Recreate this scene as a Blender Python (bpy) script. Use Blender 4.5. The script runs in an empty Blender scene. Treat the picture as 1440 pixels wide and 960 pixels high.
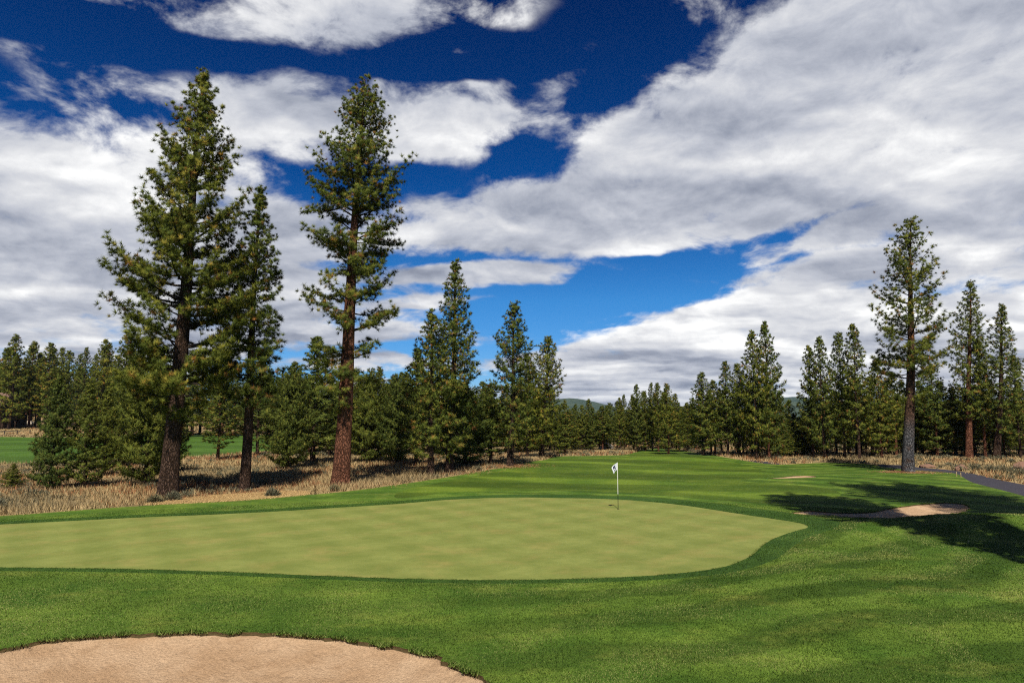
import bpy, math, random
import numpy as np
from mathutils import Vector
from mathutils.geometry import delaunay_2d_cdt

R = math.radians
scene = bpy.context.scene
col = scene.collection
random.seed(7)

# ------------------------------------------------------------------ camera
W, H, F = 1440.0, 960.0, 960.0          # photograph frame, focal length in its pixels (24 mm on 36 mm)
CAM_Z = 4.3
PITCH = math.atan((584.0 - 480.0) / F)
cam_data = bpy.data.cameras.new('camera')
cam_data.lens = 24.0
cam_data.sensor_width = 36.0
cam_data.clip_start = 0.1
cam_data.clip_end = 30000.0
cam = bpy.data.objects.new('camera', cam_data)
cam.location = (0, 0, CAM_Z)
cam.rotation_euler = (R(90) + PITCH, 0, 0)
col.objects.link(cam)
scene.camera = cam

# ------------------------------------------------------------------ sun and exposure
SUN_EL, SUN_AZ = 52.0, 180.5            # the sun stands straight behind the camera
sun_data = bpy.data.lights.new('sun', 'SUN')
sun_data.energy = 5.0
sun_data.angle = R(0.5)
sun_data.color = (1.0, 0.93, 0.82)
sun = bpy.data.objects.new('sun', sun_data)
sd = Vector((math.sin(R(SUN_AZ)) * math.cos(R(SUN_EL)), math.cos(R(SUN_AZ)) * math.cos(R(SUN_EL)), math.sin(R(SUN_EL))))
sun.rotation_euler = (-sd).to_track_quat('-Z', 'Y').to_euler()
col.objects.link(sun)
scene.view_settings.view_transform = 'Standard'
scene.view_settings.look = 'None'
scene.view_settings.gamma = 1.0
scene.view_settings.use_curve_mapping = False
scene.view_settings.exposure = 0.35
scene.cycles.max_bounces = 6
scene.cycles.diffuse_bounces = 2
scene.cycles.transmission_bounces = 3
scene.cycles.volume_bounces = 0
scene.cycles.use_denoising = False
scene.cycles.pixel_filter_type = 'BLACKMAN_HARRIS'
scene.cycles.filter_width = 1.15
scene.cycles.sample_clamp_indirect = 4.0


def ray(px, py):
    """Direction in the world of one pixel of the photograph."""
    x, y, z = (px - W / 2) / F, 1.0, (H / 2 - py) / F
    c, s = math.cos(PITCH), math.sin(PITCH)
    return np.array([x, y * c - z * s, y * s + z * c])


# ------------------------------------------------------------------ node helper
class NT:
    def __init__(self, tree):
        self.t = tree
        tree.nodes.clear()

    def n(self, kind, **kw):
        nd = self.t.nodes.new(kind)
        for k, v in kw.items():
            setattr(nd, k, v)
        return nd

    def set(self, sock, v):
        if isinstance(v, bpy.types.NodeSocket):
            self.t.links.new(v, sock)
        else:
            sock.default_value = v

    def m(self, op, a, b=0.0, c=0.0, clamp=False):
        nd = self.n('ShaderNodeMath', operation=op, use_clamp=clamp)
        for s, v in zip(nd.inputs, (a, b, c)):
            self.set(s, v)
        return nd.outputs[0]

    def vm(self, op, a, b=None, scale=None):
        nd = self.n('ShaderNodeVectorMath', operation=op)
        self.set(nd.inputs[0], a)
        if b is not None:
            self.set(nd.inputs[1], b)
        if scale is not None:
            self.set(nd.inputs['Scale'], scale)
        return nd.outputs['Value'] if op in ('LENGTH', 'DOT_PRODUCT') else nd.outputs['Vector']

    def noise(self, vec, scale, detail=4, rough=0.55, dist=0.0, out='Fac'):
        nd = self.n('ShaderNodeTexNoise')
        self.set(nd.inputs['Vector'], vec)
        nd.inputs['Scale'].default_value = scale
        nd.inputs['Detail'].default_value = detail
        nd.inputs['Roughness'].default_value = rough
        nd.inputs['Distortion'].default_value = dist
        return nd.outputs[out]

    def mr(self, v, a, b, c=0.0, d=1.0, smooth=True):
        nd = self.n('ShaderNodeMapRange', interpolation_type='SMOOTHSTEP' if smooth else 'LINEAR', clamp=True)
        for s, x in zip(nd.inputs, (v, a, b, c, d)):
            self.set(s, x)
        return nd.outputs[0]

    def mix(self, f, a, b, mode='MIX'):
        nd = self.n('ShaderNodeMix', data_type='RGBA', blend_type=mode)
        self.set(nd.inputs[0], f)
        for i, x in ((6, a), (7, b)):
            if isinstance(x, (tuple, list)):
                x = (*x[:3], 1)
            self.set(nd.inputs[i], x)
        return nd.outputs[2]

    def ramp(self, f, stops):
        nd = self.n('ShaderNodeValToRGB')
        e = nd.color_ramp.elements
        while len(e) < len(stops):
            e.new(0.5)
        for i, (p, c) in enumerate(stops):
            e[i].position = p
            e[i].color = (*c, 1)
        self.set(nd.inputs[0], f)
        return nd.outputs[0]

    def comb(self, x, y, z=0.0):
        nd = self.n('ShaderNodeCombineXYZ')
        for s, v in zip(nd.inputs, (x, y, z)):
            self.set(s, v)
        return nd.outputs[0]

    def sep(self, v):
        nd = self.n('ShaderNodeSeparateXYZ')
        self.set(nd.inputs[0], v)
        return nd.outputs


# ------------------------------------------------------------------ sky
def az_el(px, py):
    d = ray(px, py)
    d = d / np.linalg.norm(d)
    return math.atan2(d[0], d[1]) * F, math.asin(d[2]) * F


def build_sky():
    world = bpy.data.worlds.new('World')
    scene.world = world
    world.use_nodes = True
    world.cycles.sampling_method = 'MANUAL'
    world.cycles.sample_map_resolution = 512
    t = NT(world.node_tree)
    out = t.n('ShaderNodeOutputWorld')
    bg = t.n('ShaderNodeBackground')
    STR = 0.08
    bg.inputs['Strength'].default_value = STR
    t.t.links.new(bg.outputs[0], out.inputs[0])
    sky = t.n('ShaderNodeTexSky', sky_type='NISHITA')
    sky.sun_disc = False
    sky.sun_elevation = R(SUN_EL)
    sky.sun_rotation = R(SUN_AZ)
    sky.altitude = 1800
    sky.air_density = 1.0
    sky.dust_density = 0.3
    sky.ozone_density = 2.0
    d = t.n('ShaderNodeTexCoord').outputs['Generated']
    x, y, z = t.sep(d)
    az = t.m('MULTIPLY', t.m('ARCTAN2', x, y), F)
    el = t.m('MULTIPLY', t.m('ARCSINE', z), F)
    U = t.comb(az, el)
    # cloud layer: the direction carried to a flat layer overhead, so that it crowds towards the horizon
    zz = t.m('ADD', t.m('MAXIMUM', z, 0.0), 0.15)
    P = t.comb(t.m('DIVIDE', x, zz), t.m('MULTIPLY', t.m('DIVIDE', y, zz), 0.9))
    warp = t.vm('SUBTRACT', t.noise(P, 1.6, 4, 0.55, out='Color'), (0.5, 0.5, 0.5))
    Uw = t.vm('ADD', U, t.vm('MULTIPLY', warp, (130, 60, 0)))
    # (px, py, half width, half height, tilt in degrees, weight)
    blobs = [
        (250, -10, 440, 84, 0, 0.50), (540, -2, 220, 74, 0, 0.50), (60, 35, 170, 50, -8, 0.3),
        (500, 165, 240, 60, -3, 1.15), (610, 172, 110, 62, 0, 0.7), (110, 160, 250, 64, 10, 0.44), (230, 120, 200, 40, 6, 0.2), (330, 215, 120, 34, 0, 0.4),
        (60, 310, 300, 86, 0, 1.0), (300, 310, 170, 90, 0, 0.8), (160, 430, 400, 90, 0, 1.1), (90, 258, 150, 42, -8, 0.6), (430, 330, 90, 60, 0, 0.5),
        (690, 300, 180, 48, 0, 1.1), (960, 245, 260, 100, 12, 1.4), (1190, 130, 250, 120, 24, 1.4), (1340, 215, 300, 100, 0, 1.3),
        (905, 160, 90, 52, 16, 0.9), (1390, 40, 150, 100, 20, 1.1), (860, 335, 240, 26, 3, 0.7), (600, 335, 90, 26, 0, 0.6),
        (690, 390, 118, 18, 0, 1.3), (560, 385, 80, 16, 0, 0.6), (590, 425, 90, 10, 0, 0.6), (520, 470, 180, 15, 0, 0.6), (600, 510, 200, 14, 0, 0.7), (600, 560, 330, 20, 0, 0.9),
        (1150, 392, 260, 50, 14, 0.58), (1340, 400, 260, 100, 0, 0.9), (980, 452, 170, 38, 8, 0.55), (1160, 510, 400, 76, 0, 1.1), (890, 535, 130, 46, 0, 1.0),
        (805, 90, 70, 30, 40, 0.46), (740, 158, 90, 42, -20, 0.50), (945, 2, 90, 30, 0, 0.5), (660, 105, 70, 24, -25, 0.34), (1010, 50, 130, 34, 6, 0.36), (765, 20, 60, 34, 0, 0.22), (1120, 40, 110, 40, 20, 0.36), (850, 60, 150, 60, 0, -0.3), (760, 220, 80, 40, 20, -0.5), (690, 240, 60, 20, 10, 0.35),
        (300, 90, 460, 30, -1, -1.0), (560, 95, 200, 18, 0, -0.5), (640, 75, 110, 40, 0, -0.5), (150, 120, 160, 22, 0, -0.4), (620, 245, 70, 18, 0, -0.6), (480, 372, 70, 8, 0, -0.5), (1160, 303, 95, 15, 14, -0.9), (1340, 322, 110, 12, 2, -0.6), (972, 268, 16, 7, 10, -0.9), (880, 415, 120, 12, 6, -0.35), (1010, 410, 100, 13, 6, -0.55), (940, 372, 120, 12, -4, -0.5), (1100, 372, 90, 9, 8, -0.35), (870, 455, 60, 10, 4, -0.4), (1200, 340, 90, 8, 10, -0.4), (60, 345, 120, 9, 0, -0.3), (250, 275, 120, 10, 4, -0.35), (1200, 385, 120, 12, 0, -0.2), (80, 235, 200, 14, 4, -0.3), (410, 250, 60, 30, -30, -0.3), (30, 390, 110, 14, 0, -0.25), (400, 470, 140, 18, 0, -0.3), (600, 490, 160, 14, 0, -0.35),
    ]
    cov = None
    for bx, by, hw, hh, tilt, wt in blobs:
        if wt == 0:
            continue
        cx, cy = az_el(bx, by)
        mp = t.n('ShaderNodeMapping', vector_type='TEXTURE')
        t.set(mp.inputs['Vector'], Uw)
        mp.inputs['Location'].default_value = (cx, cy, 0)
        mp.inputs['Rotation'].default_value = (0, 0, R(tilt))
        mp.inputs['Scale'].default_value = (hw * 1.1, hh * 1.1, 1)
        v = t.mr(t.vm('LENGTH', mp.outputs[0]), 0.45, 1.2, wt, 0.0)
        cov = v if cov is None else t.m('ADD', cov, v)
    # the sky behind and beside the camera: scattered cloud
    back = t.mr(t.m('ABSOLUTE', az), 720, 1000)
    back = t.m('MULTIPLY', back, t.mr(t.noise(P, 0.8, 3), 0.45, 0.7, 0.0, 0.8))
    cov = t.m('ADD', cov, back)
    P2 = t.vm('ADD', P, t.vm('SCALE', warp, scale=0.5))
    n1 = t.noise(P2, 2.6, 9, 0.55)
    A2 = t.vm('MULTIPLY', t.vm('ADD', U, t.vm('MULTIPLY', warp, (60, 40, 0))), (0.0085, 0.0150, 0.0))
    n2 = t.noise(A2, 1.0, 9, 0.64, 0.25)
    n3 = t.noise(t.vm('ADD', A2, (0.0, 0.22, 0.0)), 1.0, 7, 0.60, 0.25)
    det = t.m('ADD', t.m('MULTIPLY', t.m('SUBTRACT', n1, 0.5), 1.7), t.m('MULTIPLY', t.m('SUBTRACT', n2, 0.5), 2.5))
    cc = t.m('MINIMUM', cov, 1.45)
    dens = t.mr(t.m('ADD', cc, t.m('MULTIPLY', det, 1.2)), 0.16, 1.06)
    dens = t.m('MULTIPLY', dens, t.mr(cov, 0.02, 0.35))
    # brightness: broad billows and soft ripples; thin rims bright, deep cores grey
    Q = t.vm('MULTIPLY', P2, (0.55, 1.0, 1.0))
    b1 = t.noise(t.vm('ADD', Q, (3.1, 7.7, 0)), 1.7, 3, 0.45)
    b2 = t.noise(t.vm('ADD', Q, (8.1, 7.64, 0)), 4.5, 5, 0.48)
    relief = t.m('MULTIPLY', t.m('SUBTRACT', t.noise(Q, 2.6, 3, 0.5), t.noise(t.vm('ADD', Q, (0.0, 0.12, 0)), 2.6, 3, 0.5)), 1.1)
    br = t.m('ADD', t.m('ADD', t.m('MULTIPLY', b1, 1.7), -0.27), t.m('MULTIPLY', b2, 0.42))
    br = t.m('ADD', br, relief)
    br = t.m('ADD', br, t.m('MULTIPLY', t.m('SUBTRACT', n2, n3), 0.70))
    br = t.m('ADD', br, t.m('MULTIPLY', t.m('SUBTRACT', n2, 0.5), 0.35))
    br = t.m('SUBTRACT', br, t.m('MULTIPLY', t.mr(cov, 0.9, 2.2), 0.06))
    hot = t.vm('LENGTH', t.vm('DIVIDE', t.vm('SUBTRACT', Uw, (*az_el(110, 262), 0)), (170, 50, 1)))
    br = t.m('ADD', br, t.mr(hot, 0.2, 1.0, 0.30, 0.0))
    hot2 = t.vm('LENGTH', t.vm('DIVIDE', t.vm('SUBTRACT', Uw, (*az_el(850, 190), 0)), (200, 90, 1)))
    br = t.m('ADD', br, t.mr(hot2, 0.2, 1.0, 0.16, 0.0))
    dim = t.vm('LENGTH', t.vm('DIVIDE', t.vm('SUBTRACT', Uw, (*az_el(170, 380), 0)), (460, 150, 1)))
    br = t.m('SUBTRACT', br, t.mr(dim, 0.3, 1.1, 0.17, 0.0))
    hot3 = t.vm('LENGTH', t.vm('DIVIDE', t.vm('SUBTRACT', Uw, (*az_el(1150, 430), 0)), (460, 120, 1)))
    br = t.m('ADD', br, t.mr(hot3, 0.2, 1.0, 0.20, 0.0))
    cc = t.ramp(t.mr(br, 0.12, 1.20, smooth=False), [(0.0, (0.20, 0.225, 0.30)), (0.28, (0.33, 0.36, 0.44)), (0.52, (0.52, 0.545, 0.615)), (0.75, (0.74, 0.75, 0.78)), (1.0, (1.05, 1.05, 1.04))])
    cc = t.vm('SCALE', cc, scale=0.8 / STR)
    # clear sky, deepened as through a polarising filter
    hs = t.n('ShaderNodeHueSaturation')
    hs.inputs['Saturation'].default_value = 1.35
    hs.inputs['Value'].default_value = 1.0
    t.set(hs.inputs['Color'], sky.outputs[0])
    pol = t.ramp(t.mr(z, 0.0, 0.55, smooth=False), [(0.0, (0.42, 0.60, 0.95)), (0.3, (0.35, 0.75, 1.0)), (0.6, (0.045, 0.40, 0.68)), (1.0, (0.01, 0.19, 0.40))])
    clear = t.mix(1.0, hs.outputs[0], pol, 'MULTIPLY')
    t.set(bg.inputs['Color'], t.mix(dens, clear, cc))


build_sky()

# ------------------------------------------------------------------ terrain
def sstep(a, b, v):
    q = np.clip((v - a) / (b - a), 0, 1)
    return q * q * (3 - 2 * q)


def terr(x, y):
    x = np.asarray(x, float)
    y = np.asarray(y, float)
    r = np.hypot(x, y)
    z = 2.7 * np.exp(-((x / 9) ** 2 + ((y + 4) / 5.5) ** 2))
    z = z + 0.62 * np.exp(-(((x - 19) / 7.0) ** 2 + ((y - 25.6) / 3.4) ** 2))
    z = z + 0.30 * np.exp(-(((x - 9) / 7.0) ** 2 + ((y - 17) / 5) ** 2))
    z = z + 0.10 * np.sin(x * 0.16 + 1.0) * np.sin(y * 0.13) * sstep(36, 60, r)
    z = z + 0.25 * np.exp(-(((x - 22) / 10.0) ** 2 + ((y - 47) / 6) ** 2))
    z = z + 0.45 * np.exp(-(((x - 17) / 8.0) ** 2 + ((y - 70) / 8) ** 2)) + 0.30 * np.exp(-(((x - 2) / 10.0) ** 2 + ((y - 58) / 6) ** 2))
    z = z + sstep(-40, -90, x) * 0.046 * np.clip(y - 142, 0, 110)
    z = z + 0.5 * np.sin(x * 0.021) * np.sin(y * 0.017 + 2) * sstep(90, 220, r)
    return z


def hit(px, py):
    """Where the sight line through a pixel meets the terrain."""
    d = ray(px, py)
    d = d / math.hypot(d[0], d[1])
    s, prev = 3.0, 3.0
    while s < 400:
        if CAM_Z + d[2] * s - float(terr(d[0] * s, d[1] * s)) < 0:
            lo, hi = prev, s
            for _ in range(25):
                m = (lo + hi) / 2
                if CAM_Z + d[2] * m - float(terr(d[0] * m, d[1] * m)) < 0:
                    hi = m
                else:
                    lo = m
            return np.array([d[0] * hi, d[1] * hi])
        prev = s
        s *= 1.01
    return np.array([d[0] * 400, d[1] * 400])


def smooth_poly(pts, step=lambda r: max(0.12, 0.011 * r), jitter=0.0, seed=1):
    pts = np.array(pts)
    n = len(pts)
    rng = np.random.default_rng(seed)
    out = []
    for i in range(n):
        p0, p1, p2, p3 = pts[i - 1], pts[i], pts[(i + 1) % n], pts[(i + 2) % n]
        L = np.linalg.norm(p2 - p1)
        k = max(1, int(L / step(np.linalg.norm((p1 + p2) / 2))))
        k = min(k, 80)
        tm = max(0.35, 1.0) * 0.5
        for j in range(k):
            s = j / k
            h00, h10 = 2 * s**3 - 3 * s**2 + 1, s**3 - 2 * s**2 + s
            h01, h11 = -2 * s**3 + 3 * s**2, s**3 - s**2
            # tangents limited by the neighbouring spans keep the outline from overshooting
            t1 = (p2 - p0) * tm
            t2 = (p3 - p1) * tm
            t1 = t1 * min(1.0, 1.2 * L / max(1e-6, np.linalg.norm(t1)))
            t2 = t2 * min(1.0, 1.2 * L / max(1e-6, np.linalg.norm(t2)))
            q = h00 * p1 + h10 * t1 + h01 * p2 + h11 * t2
            out.append(q + rng.normal(0, jitter, 2))
    return np.array(out)


def inside(poly, x, y):
    x = np.asarray(x)
    y = np.asarray(y)
    res = np.zeros(x.shape, bool)
    lo, hi = poly.min(0), poly.max(0)
    cand = np.where((x >= lo[0]) & (x <= hi[0]) & (y >= lo[1]) & (y <= hi[1]))[0]
    if len(cand) == 0:
        return res
    cx, cy = x[cand], y[cand]
    r = np.zeros(len(cand), bool)
    x1, y1 = poly[:, 0], poly[:, 1]
    x2, y2 = np.roll(x1, -1), np.roll(y1, -1)
    for a, b, c, d in zip(x1, y1, x2, y2):
        if b == d:
            continue
        k = (b > cy) != (d > cy)
        r ^= k & (cx < (c - a) * (cy - b) / (d - b) + a)
    res[cand] = r
    return res


def dist_to(poly, x, y):
    """Distance of points to a closed outline."""
    a = poly
    b = np.roll(poly, -1, 0)
    p = np.stack([x, y], 1)
    best = np.full(len(p), 1e9)
    for s, e in zip(a, b):
        ab = e - s
        tt = np.clip(((p - s) @ ab) / max(1e-12, ab @ ab), 0, 1)
        best = np.minimum(best, np.linalg.norm(p - (s + tt[:, None] * ab), axis=1))
    return best


def outline(px, extra=(), **kw):
    return smooth_poly([hit(*p) for p in px] + [np.array(e, float) for e in extra], **kw)


green_px = [(-120, 792), (0, 797), (150, 799), (300, 803), (450, 809), (600, 814), (720, 815), (850, 812), (950, 806), (1020, 796),
            (1056, 781), (1072, 767), (1088, 757), (1112, 748), (1136, 741), (1124, 735), (1080, 728), (1020, 719), (960, 710), (900, 704),
            (850, 701), (800, 700), (740, 699), (680, 700), (620, 703), (560, 708), (480, 713), (400, 718), (300, 723), (200, 727),
            (100, 732), (0, 737), (-120, 744), (-300, 757), (-380, 772), (-300, 784)]
collar_px = [(-120, 797), (0, 802), (150, 804), (300, 808), (450, 814), (600, 819), (720, 820), (850, 818), (960, 812), (1040, 802),
             (1090, 786), (1112, 770), (1130, 758), (1160, 747), (1180, 739), (1170, 730), (1110, 721), (1040, 712), (970, 704.5), (905, 699.5),
             (850, 697), (800, 696), (740, 695), (680, 696), (620, 699), (560, 704), (480, 709), (400, 714), (300, 719), (200, 723),
             (100, 728), (0, 733), (-120, 740), (-300, 752), (-420, 772), (-310, 790)]
POLY = {}
POLY['putting_green'] = outline(green_px)
POLY['fringe'] = outline(collar_px)
POLY['fairway'] = outline([(560, 700), (640, 692), (760, 689), (880, 692), (1000, 702), (1090, 709), (1150, 706), (1182, 696), (1165, 687), (1110, 681),
                           (1040, 676), (1090, 668), (1060, 657), (1030, 649), (1000, 643), (960, 637), (915, 634), (880, 641.5), (785, 645), (740, 654), (690, 664), (630, 676), (570, 688)])
lawn_px = [(-400, 752), (-120, 733), (0, 725), (60, 721), (150, 714), (230, 709), (300, 704), (380, 698), (440, 695), (500, 689), (560, 681), (620, 672), (680, 661.5),
           (720, 655), (760, 647), (785, 641.5), (840, 640.5), (880, 639), (900, 633), (925, 630.5), (955, 632.5), (985, 637), (1010, 641), (1040, 646), (1075, 651.5),
           (1095, 653), (1130, 651.5), (1180, 650), (1225, 653), (1262, 658.5), (1290, 661), (1340, 665), (1352, 669.5), (1365, 677), (1390, 684), (1420, 691.5), (1440, 697), (1520, 716), (1650, 742)]
POLY['rough'] = outline(lawn_px, [(70, 20), (70, -25), (-70, -25), (-60, 18)])
path_px = [(1650, 742), (1520, 716), (1440, 697), (1420, 691.5), (1390, 684), (1365, 677), (1352, 669.5), (1340, 665), (1290, 661), (1262, 658.5), (1238, 656),
           (1236, 653), (1262, 653.5), (1300, 657.5), (1340, 661), (1370, 666), (1400, 673), (1440, 681), (1520, 694), (1650, 710)]
path_far_px = [(1096, 652.8), (1075, 651.5), (1052, 648), (1056, 646.3), (1075, 648.6), (1092, 650)]
POLY['cart_path_far'] = outline(path_far_px)
POLY['cart_path'] = outline(path_px)
POLY['bunker_front'] = outline([(-140, 930), (-60, 922), (0, 912), (60, 900), (140, 893), (230, 889), (300, 888), (400, 890), (480, 897), (540, 906), (600, 919), (648, 938),
                                (672, 950), (684, 966), (660, 1010), (400, 1060), (0, 1060), (-160, 990)], jitter=0.04, seed=3)
POLY['bunker_right'] = outline([(1112, 720.5), (1140, 717.5), (1175, 720), (1220, 720), (1250, 714.5), (1290, 709), (1330, 706), (1352, 707.5), (1364, 712),
                                (1362, 717), (1320, 723), (1270, 727), (1230, 728), (1170, 725), (1130, 723)], jitter=0.02, seed=4)
POLY['bunker_far'] = outline([(1080, 672), (1100, 670.6), (1116, 669), (1132, 668.2), (1148, 669), (1142, 671), (1120, 671.6), (1100, 672.2)], jitter=0.02, seed=5)
POLY['far_fairway'] = outline([(-260, 617), (0, 614), (60, 615), (150, 614), (220, 612), (300, 611), (420, 612), (446, 620), (420, 630), (300, 640), (200, 644), (100, 649), (0, 652), (-260, 660)])
POLY['dry_apron'] = outline([(200, 709.5), (260, 700), (330, 694), (410, 690), (440, 694), (380, 700.5), (300, 706)], jitter=0.03)
POLY['bare_strip'] = outline([(740, 650), (770, 641), (800, 637), (880, 636), (900, 632), (880, 631), (800, 632.5), (765, 634), (735, 642)], jitter=0.03)
ORDER = ['cart_path', 'cart_path_far', 'bunker_front', 'bunker_right', 'bunker_far', 'putting_green', 'fringe', 'fairway', 'rough', 'far_fairway']


def build_ground_plan():
    rng = np.random.default_rng(11)
    pts = []
    r = 5.0
    while r < 320:
        na = 130
        th = np.linspace(-0.86, 0.86, na) + rng.uniform(-.004, .004, na)
        rr = r * (1 + rng.uniform(-0.006, 0.006, na))
        pts.append(np.stack([rr * np.sin(th), rr * np.cos(th)], 1))
        r *= 1.021
    for r in list(np.geomspace(2, 300, 26)) + list(np.geomspace(330, 4600, 12)):
        th = np.linspace(-math.pi, math.pi, 72, endpoint=False) + 0.01
        if r < 320:
            th = th[np.abs(th) > 0.9]
        pts.append(np.stack([r * np.sin(th), r * np.cos(th)], 1))
    P = np.concatenate(pts)
    edges = []
    verts = [Vector(p) for p in P]
    for k in ORDER:
        poly = POLY[k]
        b = len(verts)
        verts += [Vector(p) for p in poly]
        n = len(poly)
        edges += [(b + i, b + (i + 1) % n) for i in range(n)]
    v, e, f, _, _, _ = delaunay_2d_cdt(verts, edges, [], 0, 1e-4)
    V = np.array([(p.x, p.y) for p in v])
    T = np.array([t for t in f if len(t) == 3])
    return V, T


V2, TRI = build_ground_plan()
CEN = V2[TRI].mean(1)
zone = np.full(len(TRI), -1)
for i, k in enumerate(ORDER):
    m = (zone < 0) & inside(POLY[k], CEN[:, 0], CEN[:, 1])
    zone[m] = i
Z2 = terr(V2[:, 0], V2[:, 1])


def mesh_obj(name, V, Fc, mats, parent=None, attrs=None, smooth=True, mat_idx=None, loc=None, normals=None):
    me = bpy.data.meshes.new(name)
    V = np.ascontiguousarray(V, dtype=np.float32)
    Fc = np.ascontiguousarray(Fc, dtype=np.int32)
    k = Fc.shape[1]
    me.vertices.add(len(V))
    me.vertices.foreach_set('co', V.ravel())
    me.loops.add(Fc.size)
    me.loops.foreach_set('vertex_index', Fc.ravel())
    me.polygons.add(len(Fc))
    me.polygons.foreach_set('loop_start', np.arange(0, Fc.size, k, dtype=np.int32))
    me.polygons.foreach_set('use_smooth', np.full(len(Fc), smooth))
    if mat_idx is not None:
        me.polygons.foreach_set('material_index', np.asarray(mat_idx, dtype=np.int32))
    for m in (mats if isinstance(mats, (list, tuple)) else [mats]):
        me.materials.append(m)
    for an, av in (attrs or {}).items():
        a = me.attributes.new(an, 'FLOAT', 'POINT')
        a.data.foreach_set('value', np.ascontiguousarray(av, dtype=np.float32))
    me.update(calc_edges=True)
    if normals is not None:
        me.normals_split_custom_set_from_vertices(np.ascontiguousarray(normals, dtype=np.float32))
    o = bpy.data.objects.new(name, me)
    col.objects.link(o)
    if parent:
        o.parent = parent
    if loc is not None:
        o.location = loc
    return o


def tag(o, label=None, cat=None, group=None, kind=None):
    if label:
        o['label'] = label
    if cat:
        o['category'] = cat
    if group:
        o['group'] = group
    if kind:
        o['kind'] = kind
    return o


def empty(name, loc, label, cat, group=None):
    o = bpy.data.objects.new(name, None)
    o.empty_display_size = 0.3
    o.location = loc
    col.objects.link(o)
    return tag(o, label, cat, group)


# ------------------------------------------------------------------ materials
def material(name, rough=0.8, spec=0.2):
    m = bpy.data.materials.new(name)
    m.use_nodes = True
    t = NT(m.node_tree)
    o = t.n('ShaderNodeOutputMaterial')
    b = t.n('ShaderNodeBsdfPrincipled')
    b.inputs['Roughness'].default_value = rough
    b.inputs['Specular IOR Level'].default_value = spec
    t.t.links.new(b.outputs[0], o.inputs[0])
    co = t.n('ShaderNodeTexCoord').outputs['Object']
    return m, t, b, co


def bump(t, b, h, strength=0.5, dist=0.05):
    bp = t.n('ShaderNodeBump')
    bp.inputs['Strength'].default_value = strength
    bp.inputs['Distance'].default_value = dist
    t.set(bp.inputs['Height'], h)
    t.t.links.new(bp.outputs[0], b.inputs['Normal'])


def stripes(t, co, ang, width, soft=0.35, wob=0.25, sharp=1.0):
    """Mowing bands: +-1 square-ish wave across the direction ang."""
    x, y, z = t.sep(co)
    w = t.m('MULTIPLY', t.m('SUBTRACT', t.noise(co, 0.12, 2), 0.5), wob * 10)
    u = t.m('ADD', t.m('MULTIPLY', x, math.cos(R(ang))), t.m('MULTIPLY', y, math.sin(R(ang))))
    u = t.m('ADD', u, w)
    s = t.m('SINE', t.m('MULTIPLY', u, math.pi / width))
    return t.mr(s, -soft, soft, 0, 1)


def mat_green():
    m, t, b, co = material('putting_green_turf', 0.9, 0.1)
    s1 = stripes(t, co, 34, 1.05, 0.8, 0.08)
    s2 = stripes(t, co, -48, 1.05, 0.8, 0.08)
    chk = t.m('ADD', t.m('MULTIPLY', s1, 0.5), t.m('MULTIPLY', s2, 0.5))
    c = t.mix(chk, (0.158, 0.186, 0.044), (0.208, 0.232, 0.062))
    n = t.noise(co, 0.6, 8, 0.66)
    c = t.mix(t.mr(n, 0.46, 0.74, 0, 0.6), c, (0.27, 0.22, 0.072))
    n2 = t.noise(co, 2.2, 5, 0.65)
    c = t.mix(t.mr(n2, 0.30, 0.62, 0.35, 0.0), c, (0.100, 0.140, 0.030))
    n3 = t.noise(co, 60, 3, 0.7)
    c = t.mix(1.0, c, t.ramp(n3, [(0.25, (0.72, 0.72, 0.70)), (0.75, (1.22, 1.22, 1.2))]), 'MULTIPLY')
    t.set(b.inputs['Base Color'], c)
    bump(t, b, t.noise(co, 90, 3, 0.7), 0.35, 0.01)
    return m


def turf(name, dark, light, yellow, stripe=None, grain=30, amp=0.5, yel=0.5, arcs=0.0):
    m, t, b, co = material(name, 0.85, 0.12)
    n = t.noise(co, 0.33, 5, 0.62)
    c = t.mix(t.mr(n, 0.34, 0.66), dark, light)
    if stripe:
        tot = None
        for ang, wd, k in stripe:
            s = stripes(t, co, ang, wd, 0.35, 0.12)
            c = t.mix(t.m('MULTIPLY', s, k), c, tuple(v * 0.42 for v in dark))
    if arcs:
        rr = t.vm('LENGTH', t.vm('SUBTRACT', t.vm('MULTIPLY', co, (0.62, 1.0, 0.0)), (-3.0, 28.5, 0.0)))
        rr = t.m('ADD', rr, t.m('MULTIPLY', t.noise(co, 0.22, 3), 2.6))
        ax, ay, az_ = t.sep(co)
        c = t.mix(t.m('MULTIPLY', t.mr(t.m('SINE', t.m('MULTIPLY', rr, 3.3)), -0.45, 0.45), t.mr(ax, -5, 5, arcs * 0.25, arcs)), c, tuple(v * 0.55 for v in dark))
    n2 = t.noise(t.vm('MULTIPLY', co, (0.55, 1.0, 1.0)), 0.9, 6, 0.65)
    c = t.mix(t.mr(n2, 0.5, 0.78, 0, yel), c, yellow)
    n3 = t.noise(co, 5.5, 5, 0.7)
    c = t.mix(1.0, c, t.ramp(n3, [(0.3, (0.66, 0.70, 0.6)), (0.7, (1.3, 1.28, 1.25))]), 'MULTIPLY')
    n4 = t.noise(co, grain, 4, 0.8)
    c = t.mix(1.0, c, t.ramp(n4, [(0.3, (1 - amp, 1 - amp, 1 - amp)), (0.7, (1 + amp, 1 + amp, 1 + amp))]), 'MULTIPLY')
    t.set(b.inputs['Base Color'], c)
    bump(t, b, t.m('ADD', n4, t.m('MULTIPLY', n3, 1.5)), 0.6, 0.05)
    return m


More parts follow.
